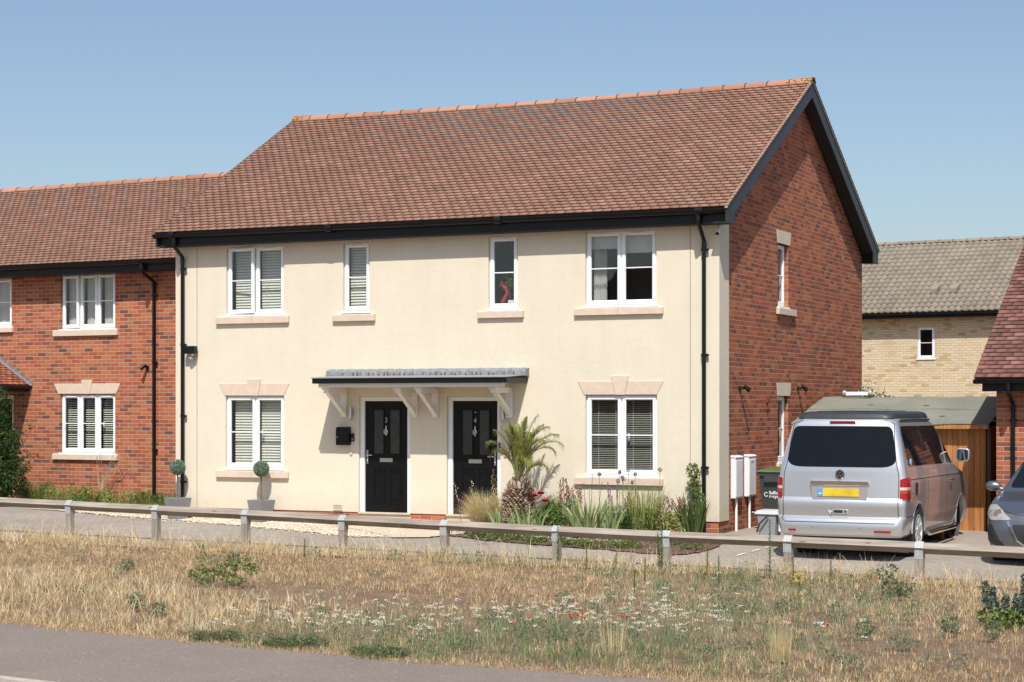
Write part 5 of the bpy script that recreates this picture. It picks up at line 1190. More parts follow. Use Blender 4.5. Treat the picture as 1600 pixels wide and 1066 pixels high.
wheelie(.62, 1.25, R(-4), m_lid, 'dark grey wheelie bin with a green lid and white lettering beside the van', True)
wheelie(.62, 2.55, R(3), plain('blue_bin_lid', (.03, .05, .28), .5), 'wheelie bin with a blue lid behind the green lidded one', False)
t = empty('food_caddy', (.80, .12, gz(.8, .12)), R(-6), 'small grey food waste caddy with a black handle in front of the wheelie bin', 'caddy')
m = MB(); m.add([(-.13, -.12, 0), (.13, -.12, 0), (.13, .12, 0), (-.13, .12, 0), (-.165, -.15, .36), (.165, -.15, .36), (.165, .16, .36), (-.165, .16, .36)], [(0, 3, 2, 1), (0, 1, 5, 4), (1, 2, 6, 5), (2, 3, 7, 6), (3, 0, 4, 7)]); m.build('caddy_body', m_greyplas, t, bevel=.01)
m = MB(); m.add([(-.20, -.175, .36), (.21, -.175, .36), (.21, .18, .36), (-.20, .18, .36), (-.17, -.14, .42), (.17, -.14, .42), (.17, .16, .43), (-.17, .16, .43)], [(0, 1, 5, 4), (1, 2, 6, 5), (2, 3, 7, 6), (3, 0, 4, 7), (4, 5, 6, 7), (0, 3, 2, 1)]); m.tube([(-.21, -.17, .38), (-.21, -.17, .40)], .03, 8); m.build('lid', plain('pale_grey_plastic', (.5, .52, .52), .5), t, bevel=.006)
m = MB(); m.tube([(.05, -.19, .35), (-.08, -.22, .22), (-.14, -.20, .08)], .014, 8); m.build('carry_handle', m_plasdk, t, smooth=True)
m = MB(); m.box(.215, .285, -.16, -.15, .10, .42); tag(m.build('white_tag', m_white), 'x') if 0 else m.build('catch', m_white, t)

# ============================================================ PLANTERS
def topiary(x, y, label, rz):
    t = empty('topiary_planter', (x, y, gz(x, y)+.008), rz, label, 'planter', 'ball topiaries in square grey planters')
    m = MB(); a, b = .125, .18
    m.add([(-a, -a, 0), (a, -a, 0), (a, a, 0), (-a, a, 0), (-b, -b, .38), (b, -b, .38), (b, b, .38), (-b, b, .38), (-b+.03, -b+.03, .38), (b-.03, -b+.03, .38), (b-.03, b-.03, .38), (-b+.03, b-.03, .38), (-b+.035, -b+.035, .34), (b-.035, -b+.035, .34), (b-.035, b-.035, .34), (-b+.035, b-.035, .34)],
          [(0, 3, 2, 1)]+[(i, (i+1) % 4, (i+1) % 4+4, i+4) for i in range(4)]+[(i+4, (i+1) % 4+4, (i+1) % 4+8, i+8) for i in range(4)]+[(i+8, (i+1) % 4+8, (i+1) % 4+12, i+12) for i in range(4)]+[(12, 13, 14, 15)])
    m.build('pot', plain('grey_planter', (.21, .215, .225), .6, var=.08), t, bevel=.004)
    m = MB(); m.tube([(0, 0, .33), (0, 0, .84)], .012, 8); m.build('stem', m_brownstem, t, smooth=True)
    k = 5200; d = rng.normal(size=(k, 3)); d /= np.linalg.norm(d, axis=1)[:, None]; P = d*(.138*rng.uniform(.84, 1.03, k))[:, None]+np.array([0, 0, .93])
    a = d+rng.normal(size=(k, 3))*.8; a /= np.linalg.norm(a, axis=1)[:, None]; b = np.cross(a, rng.normal(size=(k, 3))); b /= np.linalg.norm(b, axis=1)[:, None]; s = .013
    Vv = np.stack([P-a*s, P+b*s*.5, P+a*s, P-b*s*.5], 1).reshape(-1, 3); f_ = npmesh('ball_foliage', Vv, np.arange(k*4).reshape(-1, 4), leaf_mat('boxwood_leaf', (.12, .20, .14), (.34, .44, .33), .2), t)
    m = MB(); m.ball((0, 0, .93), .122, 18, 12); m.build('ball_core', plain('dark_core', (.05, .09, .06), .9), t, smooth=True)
topiary(-10.20, -.27, 'ball topiary in a grey planter by the left downpipe of the cream house', R(-18)); topiary(-8.42, -.27, 'ball topiary in a grey planter on the gravel under the lower left window', R(-12))

# ============================================================ PLANTS IN THE BED
def blades(n, rad, h, spread, w, curve=.5, c=(0, 0), seg=4, hv=.25, bend=None, stiff=1.):
    """n strap leaves from a base disc; returns V,F arrays (quads)"""
    V = []; F = []; cnt = 0
    for i in range(n):
        a = random.uniform(0, 2*math.pi); r0 = rad*math.sqrt(random.random()); bx, by = c[0]+r0*math.cos(a), c[1]+r0*math.sin(a)
        az = a+random.gauss(0, .5) if bend is None else random.gauss(bend, .6); hh = h*(1-hv*random.random()); lean = spread*random.uniform(.1, 1); ww = w*random.uniform(.6, 1.1)
        p = Vector((bx, by, 0)); t = lean*.35; pa = random.uniform(0, math.pi)
        sdv = Vector((math.cos(pa), math.sin(pa), 0))
        for k in range(seg+1):
            f = k/seg; wd = ww*(1-f**2.2)*(.6+.8*min(f*3, .5)); V += [p-sdv*wd/2, p+sdv*wd/2]
            if k < seg: F.append((cnt+2*k, cnt+2*k+1, cnt+2*k+3, cnt+2*k+2))
            L = hh/seg; p = p+Vector((math.sin(t)*math.cos(az), math.sin(t)*math.sin(az), math.cos(t)))*L; t += lean*curve*(.4+f)*stiff
        cnt += 2*(seg+1)
    return np.array([tuple(v) for v in V]), np.array(F)
def at_bed(name, x, y, label, cat, group=None):
    return empty(name, (x, y, gz(x, y)+.03), random.uniform(0, 6), label, cat, group)
# pineapple-trunked palm
P = empty('palm_tree', (-3.16, -.78, gz(-3.16, -.78)+.02), 0, 'small palm with a fat pineapple-like trunk and arching fronds in the flower bed', 'palm')
prof = [(.17, 0), (.21, .1), (.24, .3), (.245, .48), (.232, .62), (.19, .74), (.12, .83), (.07, .88)]
m = MB(); m.lathe(prof, n=24); tk = m.build('trunk', plain('dark_palm_fibre', (.05, .03, .02), .95, var=.4, scale=30), P, smooth=True)
m = MB(); nS = 0
for i in range(30):
    z = .02+i*.029; r = float(np.interp(z, [p_[1] for p_ in prof], [p_[0] for p_ in prof])); k = max(8, int(2*math.pi*r/.062))
    for j in range(k):
        a = 2*math.pi*(j+.5*(i % 2))/k+i*.06+random.gauss(0, .02); c, s = math.cos(a), math.sin(a); o = Vector((c*r, s*r, z)); tg = Vector((-s, c, 0)); up = Vector((c*1.0, s*1.0, .62)); w_ = .025; ln = .042+random.uniform(-.008, .012); th = Vector((c*.5, s*.5, -.3))*.016
        if i > 24: up = Vector((c*.25, s*.25, 1)); ln *= 1.4
        tip = o+up*ln
        m.add([o-tg*w_, o+tg*w_, tip+tg*w_*.62, tip-tg*w_*.62, o-tg*w_+th, o+tg*w_+th, tip+tg*w_*.5+th*1.2, tip-tg*w_*.5+th*1.2], [(0, 1, 2, 3), (4, 7, 6, 5), (0, 4, 5, 1), (3, 2, 6, 7), (0, 3, 7, 4), (1, 5, 6, 2)])
m.build('leaf_bases', tile_mat('cut_leaf_base', [(0, (.12, .075, .05)), (.3, (.34, .22, .15)), (.65, (.58, .44, .32)), (1, (.78, .68, .54))]), tk)
def frond(par, az, L, lean0, droop, leaf=.29, mat=None, roll=0):
    m = MB(); p = Vector((.035*math.cos(az), .035*math.sin(az), .84)); t = lean0*.7; droop *= 1.12; n = 22; pts = []; Vv = []; Ff = []; cnt = 0
    for k in range(n+1):
        f = k/n; pts.append(p.copy()); p = p+Vector((math.sin(t)*math.cos(az), math.sin(t)*math.sin(az), math.cos(t)))*L/n; t += droop/n*(.35+1.6*f*f)*1.3
    m.tube(pts, [lerp(.014, .003, k/n) for k in range(n+1)], 6); fr_ = m.build('frond', m_stem, par, smooth=True)
    for k in range(7, n+1):
        d = (pts[k]-pts[k-1]).normalized(); s = d.cross(Vector((0, 0, 1))).normalized(); u = s.cross(d)
        for q in range(4):
            for sg in (-1, 1):
                o = pts[k-1].lerp(pts[k], q/4); f = (k+q/4)/n; l = leaf*math.sin(math.pi*min(1, .25+.72*f))**.6*random.uniform(.8, 1.1)
                if f > .92: l *= .7
                dr = (s*sg*(.5+random.gauss(0, .08))+d*.95+u*(.22+random.gauss(0, .16))).normalized(); wv = d.cross(dr).normalized()*.0; ww = (dr.cross(u)).normalized()*.0048
                mid = o+dr*l*.55; tip = o+dr*l+Vector((0, 0, -.02-(.04+.10*f)*random.random())); Vv += [o-ww*.6, o+ww*.6, mid+ww, mid-ww, tip]; Ff += [(cnt, cnt+1, cnt+2, cnt+3), (cnt+3, cnt+2, cnt+4, cnt+4)]; cnt += 5
    V_ = np.array([tuple(v) for v in Vv]); F_ = [f for f in Ff]
    mm = MB(); mm.v = [tuple(v) for v in V_]; mm.f = [tuple(dict.fromkeys(f)) for f in F_]; mm.m = [0]*len(mm.f); mm.build('leaflets', mat or m_palm, fr_)
FR = [(R(178), .80, .18, 1.9), (R(200), .98, .10, .9), (R(120), 1.08, .10, .75), (R(20), 1.16, .05, .55), (R(60), 1.1, .16, .9), (R(-10), 1.16, .14, 1.2), (R(5), 1.12, .30, 1.75), (R(-25), 1.02, .22, 1.5), (R(-50), .82, .55, 1.9), (R(-8), .66, .75, 1.7), (R(150), 1.0, .06, .5), (R(250), 1.02, .10, .8), (R(-90), .98, .08, .5), (R(95), 1.05, .2, 1.2), (R(210), .9, .22, 1.3), (R(40), 1.1, .28, 1.3), (R(170), 1.02, .03, .35), (R(330), 1.1, .03, .4), (R(80), 1.06, .02, .3), (R(260), .98, .05, .45), (R(15), .95, .12, 2.1)]
for a in FR: frond(P, *a)
m = MB()
for k in range(26):
    a = random.uniform(0, 6.3); z = random.uniform(.78, 1.0); r = random.uniform(.06, .13); m.ball((r*math.cos(a), r*math.sin(a), z), random.uniform(.008, .016), 6, 4)
m.build('dried_husks', m_brownstem, P)

def straps(name, x, y, n, rad, h, sp, w, mat, label, cat, curve=.35, part='leaves', group=None, **k):
    t = at_bed(name, x, y, label, cat, group); Vv, Ff = blades(n, rad, h, sp, w, curve, **k); npmesh(part, Vv, Ff, mat, t); return t
t = straps('feather_grass', -3.80, -.72, 1500, .15, .78, 1.45, .007, m_straw, 'pale feathery ornamental grass spilling in front of door number 4', 'grass', curve=.42, seg=5)
t.rotation_euler = (0, 0, 0); Vv, Ff = blades(330, .11, .5, .9, .007, .4, seg=5); npmesh('green_leaves', Vv, Ff, m_leafy, t)
def spike(par, x, y, h, lean, az, mat, headlen, hr, n, stem=m_brownstem, sr=.0045, sz=.009):
    m = MB(); pts = []; p = Vector((x, y, 0)); t = lean*.3
    for k in range(7): pts.append(p.copy()); p = p+Vector((math.sin(t)*math.cos(az), math.sin(t)*math.sin(az), math.cos(t)))*h/6; t += lean/6
    m.tube(pts, sr, 5); s_ = m.build('flower_stem', stem, par, smooth=True); m = MB(); top = pts[-1]; dn = (pts[-1]-pts[-3]).normalized()
    for k in range(n):
        f = k/n; c = top-dn*headlen*(1-f)+Vector((random.gauss(0, hr), random.gauss(0, hr), 0)); m.ball(c, sz*random.uniform(.6, 1.2), 6, 4, 1.2)
    m.build('flower_head', mat, s_)
t = at_bed('dried_flower_spikes', -4.05, -.55, 'tall dried flower spikes with pale tips in front of door number 4', 'plant'); t.rotation_euler = (0, 0, 0)
for x, h, l in ((-.28, .78, .25), (-.02, .82, .1), (.28, .86, -.05), (.34, 1.0, .05), (.40, .92, .1)): spike(t, x, random.uniform(-.05, .05), h, l, R(180), m_wpetal if h < .85 else m_straw, .30 if h < .85 else .5, .018, 9 if h < .85 else 34)
t = straps('red_hot_poker', -3.52, -.75, 40, .06, .55, .8, .022, m_blue, 'strap leaved plant with two faded orange flower spikes left of the palm', 'plant')
for x in (-.03, .05): spike(t, x, 0, .55+x*2, .5, R(60), m_pink, .1, .008, 8, m_stem)
G_IR = 'iris clumps in the flower bed'
straps('iris_clump', -3.30, -1.08, 40, .17, .50, .95, .042, m_iris, 'iris clump with broad pale leaves in front of the left side of the palm trunk', 'iris', group=G_IR)
straps('iris_clump', -2.88, -1.05, 70, .20, .58, .85, .046, m_iris, 'iris clump with broad pale leaves in front of the right side of the palm trunk', 'iris', group=G_IR)
straps('iris_clump', -1.90, -.85, 100, .28, .70, 1.1, .052, m_iris, 'large iris clump under the left half of the lower right window', 'iris', group=G_IR)
straps('iris_clump', -1.50, -.95, 50, .14, .60, .8, .046, m_iris, 'smaller iris clump leaning right under the middle of the lower right window', 'iris', group=G_IR)
straps('iris_clump', -.22, -.62, 80, .15, .74, .75, .040, leaf_mat('deep_green_strap', (.06, .10, .03), (.18, .24, .09)), 'dark upright iris clump beside the right downpipe', 'iris', group=G_IR)
# rose with three red blooms
t = at_bed('rose_bush', -2.68, -.82, 'low rose bush with three dark red blooms right of the palm trunk', 'rose bush'); t.rotation_euler = (0, 0, 0)
m = MB()
for k in range(6): a = k; m.tube([(0, 0, 0), (.06*math.cos(a), .06*math.sin(a), .2), (.14*math.cos(a), .12*math.sin(a), .42)], [.008, .006, .004], 5)
m.build('stems', m_stem, t); leafcloud('foliage', t, [((.02, 0, .24), (.24, .2, .2)), ((.1, 0, .42), (.12, .1, .12))], 1400, .030, m_leaf)
m = MB()
for c in ((-.14, -.12, .62), (-.02, -.12, .66), (.07, -.14, .54)):
    for k in range(26):
        a = k*2.4; r = .009*math.sqrt(k)*1.0; d = Vector((math.cos(a), math.sin(a), 0)); o = Vector(c)+d*r+Vector((0, 0, .02-.008*math.sqrt(k))); q = Vector((-d.y, d.x, 0))*.02; u = Vector((d.x*.018, d.y*.018, .024)); m.add([o-q, o+q, o+q*1.1+u, o-q*1.1+u], [(0, 1, 2, 3)])
for c in ((-.14, -.12, .635), (-.02, -.12, .675), (.07, -.14, .555)): m.ball(c, .040, 9, 6, .85)
m.build('rose_blooms', m_rose, t)
for c in ((-.14, -.12, .6), (-.02, -.12, .64), (.07, -.14, .52)):
    m = MB(); m.tube([(0, -.05, .2), c], .004, 5); m.build('bloom_stem', m_stem, t)
t = straps('strap_leaf_plant', -2.62, -.50, 26, .05, .72, .5, .028, m_iris, 'pointed strap leaves rising behind the red roses', 'plant')
def mixed(name, x, y, label, w, h, ns, mat_fl, nleaf, lm, cat='plant', hs=.02, nfl=26, sz=.011, stem=m_brownstem, group=None):
    t = at_bed(name, x, y, label, cat, group); t.rotation_euler = (0, 0, 0)
    leafcloud('foliage', t, [((0, 0, .16), (w, .2, .18)), ((0, 0, h*.42), (w*.8, .14, h*.25))], nleaf, .026, lm)
    for k in range(ns): spike(t, random.uniform(-w, w)*.9, random.uniform(-.12, .12), h*random.uniform(.72, 1.08), random.uniform(0, .25), random.uniform(0, 6.3), mat_fl, h*.32, hs, nfl, stem, sz=sz)
    return t
mixed('bell_flower_plant', -2.32, -.72, 'faded coral bell flowers with brown seed spikes between the roses and the large iris', .28, .86, 13, m_pink, 1300, m_leaf)
mixed('seed_head_plant', -1.42, -.62, 'brown seed spikes standing behind the iris clumps', .3, .78, 9, m_mauve, 500, m_leafy, hs=.006, nfl=30, sz=.009)
mixed('bell_flower_plant', -.55, -.72, 'low bushy plant with orange brown faded flowers right of the window', .28, .62, 11, m_pink, 1600, m_leafy, nfl=20)
t = straps('tall_grass_clump', -1.02, -.62, 230, .26, .92, .55, .015, m_leafy, 'tall narrow leaved green clump under the right end of the window sill', 'plant')
t.rotation_euler = (0, 0, 0); leafcloud('foliage', t, [((0, -.05, .2), (.42, .22, .24))], 2400, .028, m_leaf)
t = straps('tall_grass_clump', -1.30, -.75, 120, .18, .58, .5, .012, m_leafdk, 'shorter dark narrow leaved clump left of the tall green clump', 'plant')
t = at_bed('allium_group', -1.25, -.5, 'pale mauve allium balls rising in front of the window sill', 'allium'); t.rotation_euler = (0, 0, 0)
for x, h in ((-.27, .98), (-.22, .90), (-.12, 1.02), (-.2, .86), (-.30, .84), (.0, .95), (.42, 1.03), (-.62, .94), (-.05, .82)):
    m = MB(); m.tube([(x, 0, 0), (x+.01, 0, h)], .004, 5); s_ = m.build('flower_stem', m_stem, t); m = MB()
    for k in range(34): d = Vector([random.gauss(0, 1) for _ in range(3)]).normalized(); m.ball(Vector((x+.01, 0, h))+d*.028, .008, 5, 4)
    m.build('flower_head', m_mauve, s_)
t = at_bed('yellow_button_flowers', -1.95, -.7, 'thin stems with small yellow button flowers above the large iris', 'plant'); t.rotation_euler = (0, 0, 0)
for x, h in ((-.10, .82), (.05, .96), (.22, .84), (.0, .72), (-.32, .7)):
    m = MB(); m.tube([(x*.4, 0, 0), (x, 0, h)], .004, 5); s_ = m.build('flower_stem', m_leaf, t); m = MB(); m.ball((x, 0, h), .015, 7, 5, .6); m.build('flower_head', m_ypetal, s_)
t = at_bed('climbing_shrub', -.34, -.2, 'climbing leafy shrub growing up beside the right downpipe', 'shrub'); t.rotation_euler = (0, 0, 0)
m = MB()
for k in range(4): m.tube([(.03*k, 0, 0), (.02*k-.05, .02, .5), (-.06+.05*k, .03, 1.02)], .006, 5)
m.build('stems', m_brownstem, t); leafcloud('foliage', t, [((-.03, 0, .98), (.12, .08, .13)), ((0, 0, .72), (.11, .08, .2)), ((.08, 0, .55), (.1, .08, .1)), ((0, 0, .3), (.1, .08, .2))], 900, .028, m_leaf)
# creeping ground cover with white daisies along the bed edge
cv = [(-3.6, -1.25), (-3.0, -1.48), (-2.4, -1.65), (-1.9, -1.75), (-1.4, -1.82), (-.9, -1.8)]
bl = [((x+random.gauss(0, .1), y+random.gauss(0, .05), gz(x, y)+.05), (.24, .13, .05)) for x, y in cv for _ in range(1)]+[((x+random.gauss(0, .2), y+random.gauss(0, .1), gz(x, y)+.05), (.10, .08, random.uniform(.04, .13))) for x, y in cv for _ in range(4)]+[((-3.95, -.95, .11), (.12, .12, .13)), ((-.25, -1.3, .1), (.15, .12, .1)), ((.15, -1.7, .08), (.2, .12, .06))]
o = leafcloud('ground_cover', None, bl, 5600, .020, m_leaf); tag(o, 'low creeping green ground cover along the front edge of the flower bed', 'ground cover', kind='stuff')
m = MB()
for k in range(150): x = random.uniform(-3.1, -.9); y = np.interp(x, [c[0] for c in cv], [c[1] for c in cv])+random.gauss(0, .07); m.ball((x, y, gz(x, y)+.10+random.uniform(0, .03)), .012, 6, 3, .4)
tag(m.build('white_daisies', m_wpetal), 'tiny white daisies scattered over the ground cover at the front of the flower bed', 'daisies', kind='stuff')
m = MB()
for k in range(500): x = random.uniform(-4.3, .3); y = -1.1-.9*random.random()+.2*(x < -3.4); s = random.uniform(.008, .025); z = gz(x, y)+.035; a = random.uniform(0, 6); m.add([(x+s*math.cos(a), y+s*math.sin(a), z), (x-s*math.sin(a), y+s*math.cos(a), z+random.uniform(0, .02)), (x-s*math.cos(a), y-s*math.sin(a), z+.006), (x+s*math.sin(a), y-s*math.cos(a), z+random.uniform(0, .02))], [(0, 1, 2, 3)])
tag(m.build('bark_mulch', tile_mat('bark_chip', [(0, (.10, .06, .04)), (1, (.34, .24, .17))])), 'brown bark chips and dead leaves on the flower bed soil', 'mulch', kind='stuff')
# loose gravel stones standing proud
m = MB()
for k in range(2600):
    x = random.uniform(-13, -4.9); y = random.uniform(-1.7, .0)
    if not in_poly(np.array([x]), np.array([y]), [(-13.6, .2), (-12.2, -.3), (-8.8, -.95), (-5.75, -1.85), (-4.9, -1.7), (-5.4, 0), (-10.5, 0)])[0]: continue
    s = random.uniform(.010, .022); z = gz(x, y)+.008; a = random.uniform(0, 3); c, d = math.cos(a)*s, math.sin(a)*s
    m.add([(x-c, y-d, z), (x+d, y-c, z), (x+c, y+d, z), (x-d, y+c, z), (x, y, z+s*.9)], [(0, 1, 4), (1, 2, 4), (2, 3, 4), (3, 0, 4)])
tag(m.build('gravel_stones', tile_mat('gravel_stone', [(0, (.36, .26, .17)), (.4, (.58, .48, .36)), (1, (.75, .70, .60))])), 'loose cream gravel stones in front of the cream house', 'gravel', kind='stuff')

# ============================================================ NEIGHBOUR'S FRONT PLANTING
def L2W(u, d, z=0): v = N.matrix_world @ Vector((u, d, 0)); return v.x, v.y
x, y = L2W(-4.78, -1.5); t = empty('holly_bush', (x, y, gz(x, y)), 0, 'tall dark evergreen bush with long side shoots at the left edge by the tiled porch', 'bush')
leafcloud('foliage', t, [((-.35, 0, 1.0), (.62, .5, 1.0)), ((-.1, 0, .55), (.55, .45, .55)), ((-.2, 0, 1.95), (.36, .3, .5)), ((.12, 0, 1.2), (.3, .25, .3)), ((.35, -.05, 1.42), (.28, .12, .10)), ((.62, -.05, 1.55), (.2, .07, .06)), ((.45, 0, 1.0), (.25, .14, .12)), ((.35, 0, .75), (.3, .2, .2)), ((.75, 0, .98), (.14, .06, .06))], 11000, .034, m_leafdk)
m = MB()
for c in ((.8, -.05, 1.6), (.85, 0, 1.05), (-.2, 0, 2.2), (.3, 0, 1.1), (-.5, 0, 1.6)): m.tube([(-.2, 0, 0), (c[0]*.4-.1, 0, c[2]*.55), c], [.025, .014, .005], 6)
m.build('stems', m_brownstem, t)
for i, (u, h, w, mt, lb) in enumerate(((-5.05, .62, .34, m_leaf, 'broad leaved green weed clump at the wall foot right of the dark bush'), (-4.15, .50, .4, m_leafy, 'pale green weed clump at the wall foot under the left of the lower window'), (-3.55, .34, .35, m_leaf, 'low weed clump at the wall foot under the middle of the lower window'), (-2.75, .42, .42, m_leafy, 'wide pale weed clump at the wall foot left of the black downpipe'), (-1.75, .36, .4, m_leaf, 'low green weed clump at the wall foot right of the black downpipe'))):
    x, y = L2W(u, -.35); t = empty('weed_clump', (x, y, gz(x, y)), 0, lb, 'weeds', 'weed clumps along the neighbour\'s wall')
    leafcloud('foliage', t, [((random.uniform(-w, w)*1.2, random.uniform(-.15, .2), h*random.uniform(.15, .5)), (w*random.uniform(.2, .45), .14, h*random.uniform(.15, .4))) for _ in range(9)], 900, .03, mt)
    Vv, Ff = blades(110, w*1.1, h*.9, .8, .012, .5); npmesh('stalks', Vv, Ff, mt, t)
x, y = L2W(-3.35, -.25); t = empty('dead_climber', (x, y, gz(x, y)), 0, 'bare dead climbing stems under the right end of the neighbour\'s lower window', 'dead plant'); m = MB()
for k in range(9): a = random.uniform(-.5, .5); pts = [(0, 0, 0), (a*.2, 0, .4), (a*.6+.1, 0, .75), (a+.25+random.uniform(-.1, .1), -.03, 1.0+random.uniform(-.25, .1))]; m.tube(pts, [.009, .007, .005, .003], 5); b_ = Vector(pts[-1]); m.tube([b_, b_+Vector((random.uniform(-.2, .15), 0, -random.uniform(.05, .3)))], .003, 4)
m.build('stems', plain('dead_pale_stem', (.42, .30, .22), .9), t)

# ============================================================ VERGE: DRY GRASS, WEEDS, YARROW
ST = np.array([.70, .54, .32]); OC = np.array([.52, .33, .17]); GR = np.array([.23, .26, .10]); GG = np.array([.27, .31, .20]); DG = np.array([.09, .15, .045]); PALE = np.array([.74, .62, .42]); BR = np.array([.30, .19, .12])
def gfield(x, y):
    """smooth pseudo-noise 0..1"""
    return .5+.25*(np.sin(x*1.9+1.3*np.sin(y*1.1))+np.sin(y*2.3+1.7*np.sin(x*.8+2)))
def blob(x, y, cx, cy, rx, ry): return np.exp(-(((x-cx)/rx)**2+((y-cy)/ry)**2))
FR_ = np.array([-math.sin(R(25)), math.cos(R(25))]); RT_ = np.array([math.cos(R(25)), math.sin(R(25))])
def cell(x, y, s, k=0.):
    """one random number 0..1 per grid cell of size s"""
    v = np.sin(np.floor(x/s+.3*np.sin(y*9))*12.9898+np.floor(y/s+.3*np.sin(x*11))*78.233+k)*43758.5453; return v-np.floor(v)
def vscatter(n, y0=-3.2, margin=1.3, per=9, sp=.035):
    c = n//per; cx, cy = rng.uniform(-15, 11, c), rng.uniform(-14.2, y0, c); i = rng.integers(0, c, n); x = cx[i]+rng.normal(0, sp, n); y = cy[i]+rng.normal(0, sp, n); ey = np.interp(x, [p[0] for p in PE], [p[1] for p in PE])
    k = (y < -3.30-.016*(x+12)+.10*np.sin(x*3.1)*np.sin(x*1.3)); x = x[k]; y = y[k]; ey = np.interp(x, [p[0] for p in PE], [p[1] for p in PE])
    k = (y > ey-.06+.10*np.sin(x*2.7)+.08*np.sin(x*7.1)); x = x[k]; y = y[k]
    dx = x-9.682; dy = y+28.586; q = dx*FR_[0]+dy*FR_[1]; l = dx*RT_[0]+dy*RT_[1]; k = np.abs(l) < q*.272+margin; return x[k], y[k]
def grass(name, x, y, h, w, lean, colr, label, seg=3, cat='grass'):
    n = len(x); az = rng.uniform(0, 2*np.pi, n); pa = rng.uniform(0, np.pi, n); z = gzv(x, y)-.012; rows = []; px, py, pz = x.copy(), y.copy(), z.copy(); t = lean*.25
    cr = []
    for k in range(seg+1):
        f = k/seg; wd = w*(1-.92*f**1.5)*.5; rows.append(np.stack([px-np.cos(pa)*wd, py-np.sin(pa)*wd, pz], 1)); rows.append(np.stack([px+np.cos(pa)*wd, py+np.sin(pa)*wd, pz], 1))
        L = h/seg; px = px+np.sin(t)*np.cos(az)*L; py = py+np.sin(t)*np.sin(az)*L; pz = pz+np.cos(t)*L; t = np.minimum(t+lean*.55, 2.1)
    Vv = np.stack(rows, 1).reshape(-1, 3); b = np.arange(n)[:, None]*(2*(seg+1)); F = np.concatenate([b+np.array([[2*k, 2*k+1, 2*k+3, 2*k+2]]) for k in range(seg)], 0)
    cc = np.repeat(colr, 2*(seg+1), 0); o = npmesh(name, Vv, F, m_grass, None, cc); return tag(o, label, cat, kind='stuff')
TF = [1.]
def tint(n, *cw):
    cw_ = np.stack([c[1] for c in cw], 1); cw_ = cw_/cw_.sum(1)[:, None]; u = rng.random(n)[:, None]; idx = (u > np.cumsum(cw_, 1)).sum(1).clip(0, len(cw)-1); C_ = np.stack([c[0] for c in cw])[idx]
    return C_*rng.uniform(.75, 1.2, n)[:, None]*TF[0]
# zones, in metres on the verge
def zones(x, y):
    tall = np.clip((y+4.9)/1.4, 0, 1)+blob(x, y, -5.5, -9.6, 3.2, 1.7)*1.1+blob(x, y, -2.2, -11.6, 1.5, 1.0)*.9+blob(x, y, 6.2, -6.0, 2.6, 1.2)*.6
    bare = blob(x, y, -1.6, -8.8, 2.6, 1.0)+blob(x, y, 5.9, -10.4, 1.9, 1.1)*.9+blob(x, y, -3.7, -8.3, 1.6, .7)*.6
    grey = blob(x, y, 3.2, -10.4, 1.9, 2.2)*1.3+blob(x, y, 1.3, -11.6, 2.4, 1.5)*1.1+blob(x, y, 3.3, -7.4, 1.7, 1.3)*1.2+blob(x, y, 2.0, -5.6, 1.8, 1.2)*.9+blob(x, y, .2, -10.6, 1.5, .8)*.6
    green = blob(x, y, .5, -12.9, 1.8, .45)*1.4+blob(x, y, 2.6, -12.3, 1.4, .8)*1.1+blob(x, y, 1.6, -4.6, 1.6, .7)*.9+blob(x, y, -2.3, -3.9, 1.4, .4)*.8+blob(x, y, 4.6, -12.9, 1.5, .5)*.5
    return tall, bare, grey, green
x, y = vscatter(470000); ta, ba, ge, gn = zones(x, y); keep = rng.random(len(x)) < np.clip(.95-.85*ba+.2*gfield(x*1.7, y*1.7)-.15, .10, 1)*np.where(cell(x, y, .27, 7.)+.6*gfield(x*3.1, y*2.7) > .62, 1, .22); x, y, ta, ba, ge, gn = [v[keep] for v in (x, y, ta, ba, ge, gn)]; n = len(x); gf = gfield(x, y)
TF[0] = (.72+.52*cell(x, y, .11)+.12*cell(x, y, .5, 3.))[:, None]; h = rng.uniform(.02, .075, n)*(1+.5*gf)*(1+.5*ta)*(.6+.8*cell(x, y, .16, 1.)); colr = tint(n, (ST, .8+.8*gf), (OC, .9-.3*gf+.3*ba), (BR, .45+.9*ba), (GG, .08+1.2*ge), (GR, .10+1.0*gn+.25*ta), (DG, .02+.4*gn+.1*ge))
grass('short_dry_grass', x, y, h, rng.uniform(.003, .006, n), rng.uniform(.3, 1.9, n), colr, 'short parched straw coloured grass covering the roadside verge', seg=2)
x, y = vscatter(210000); ta, ba, ge, gn = zones(x, y); tuft = gfield(x*4.3+3, y*4.1)*gfield(x*1.3, y*1.9+5); keep = rng.random(len(x)) < np.clip(ta*(.1+2.2*tuft)*np.where(cell(x, y, .33, 9.) > .42, 1, .3)+.03+.75*(y > -4.1), 0, 1)*(1-np.clip(ba, 0, .9)); x, y, ta, ge, gn = [v[keep] for v in (x, y, ta, ge, gn)]; n = len(x)
TF[0] = (.78+.42*cell(x, y, .13))[:, None]; h = rng.uniform(.12, .30, n)*np.clip(.45+.55*ta, 0, 1.05)*(.65+.5*cell(x, y, .2, 2.))*(1+.3*(y > -3.9)); colr = tint(n, (PALE, np.full(n, 1.2)), (ST, np.full(n, 1.)), (OC, np.full(n, .35)), (GR, .28+1.2*gn+.1*ge), (GG, .08+.8*ge))
grass('tall_dry_grass', x, y, h, rng.uniform(.004, .009, n), rng.uniform(.1, 1.2, n), colr, 'tall bleached seeding grass along the fence line and at the left of the verge', seg=4)
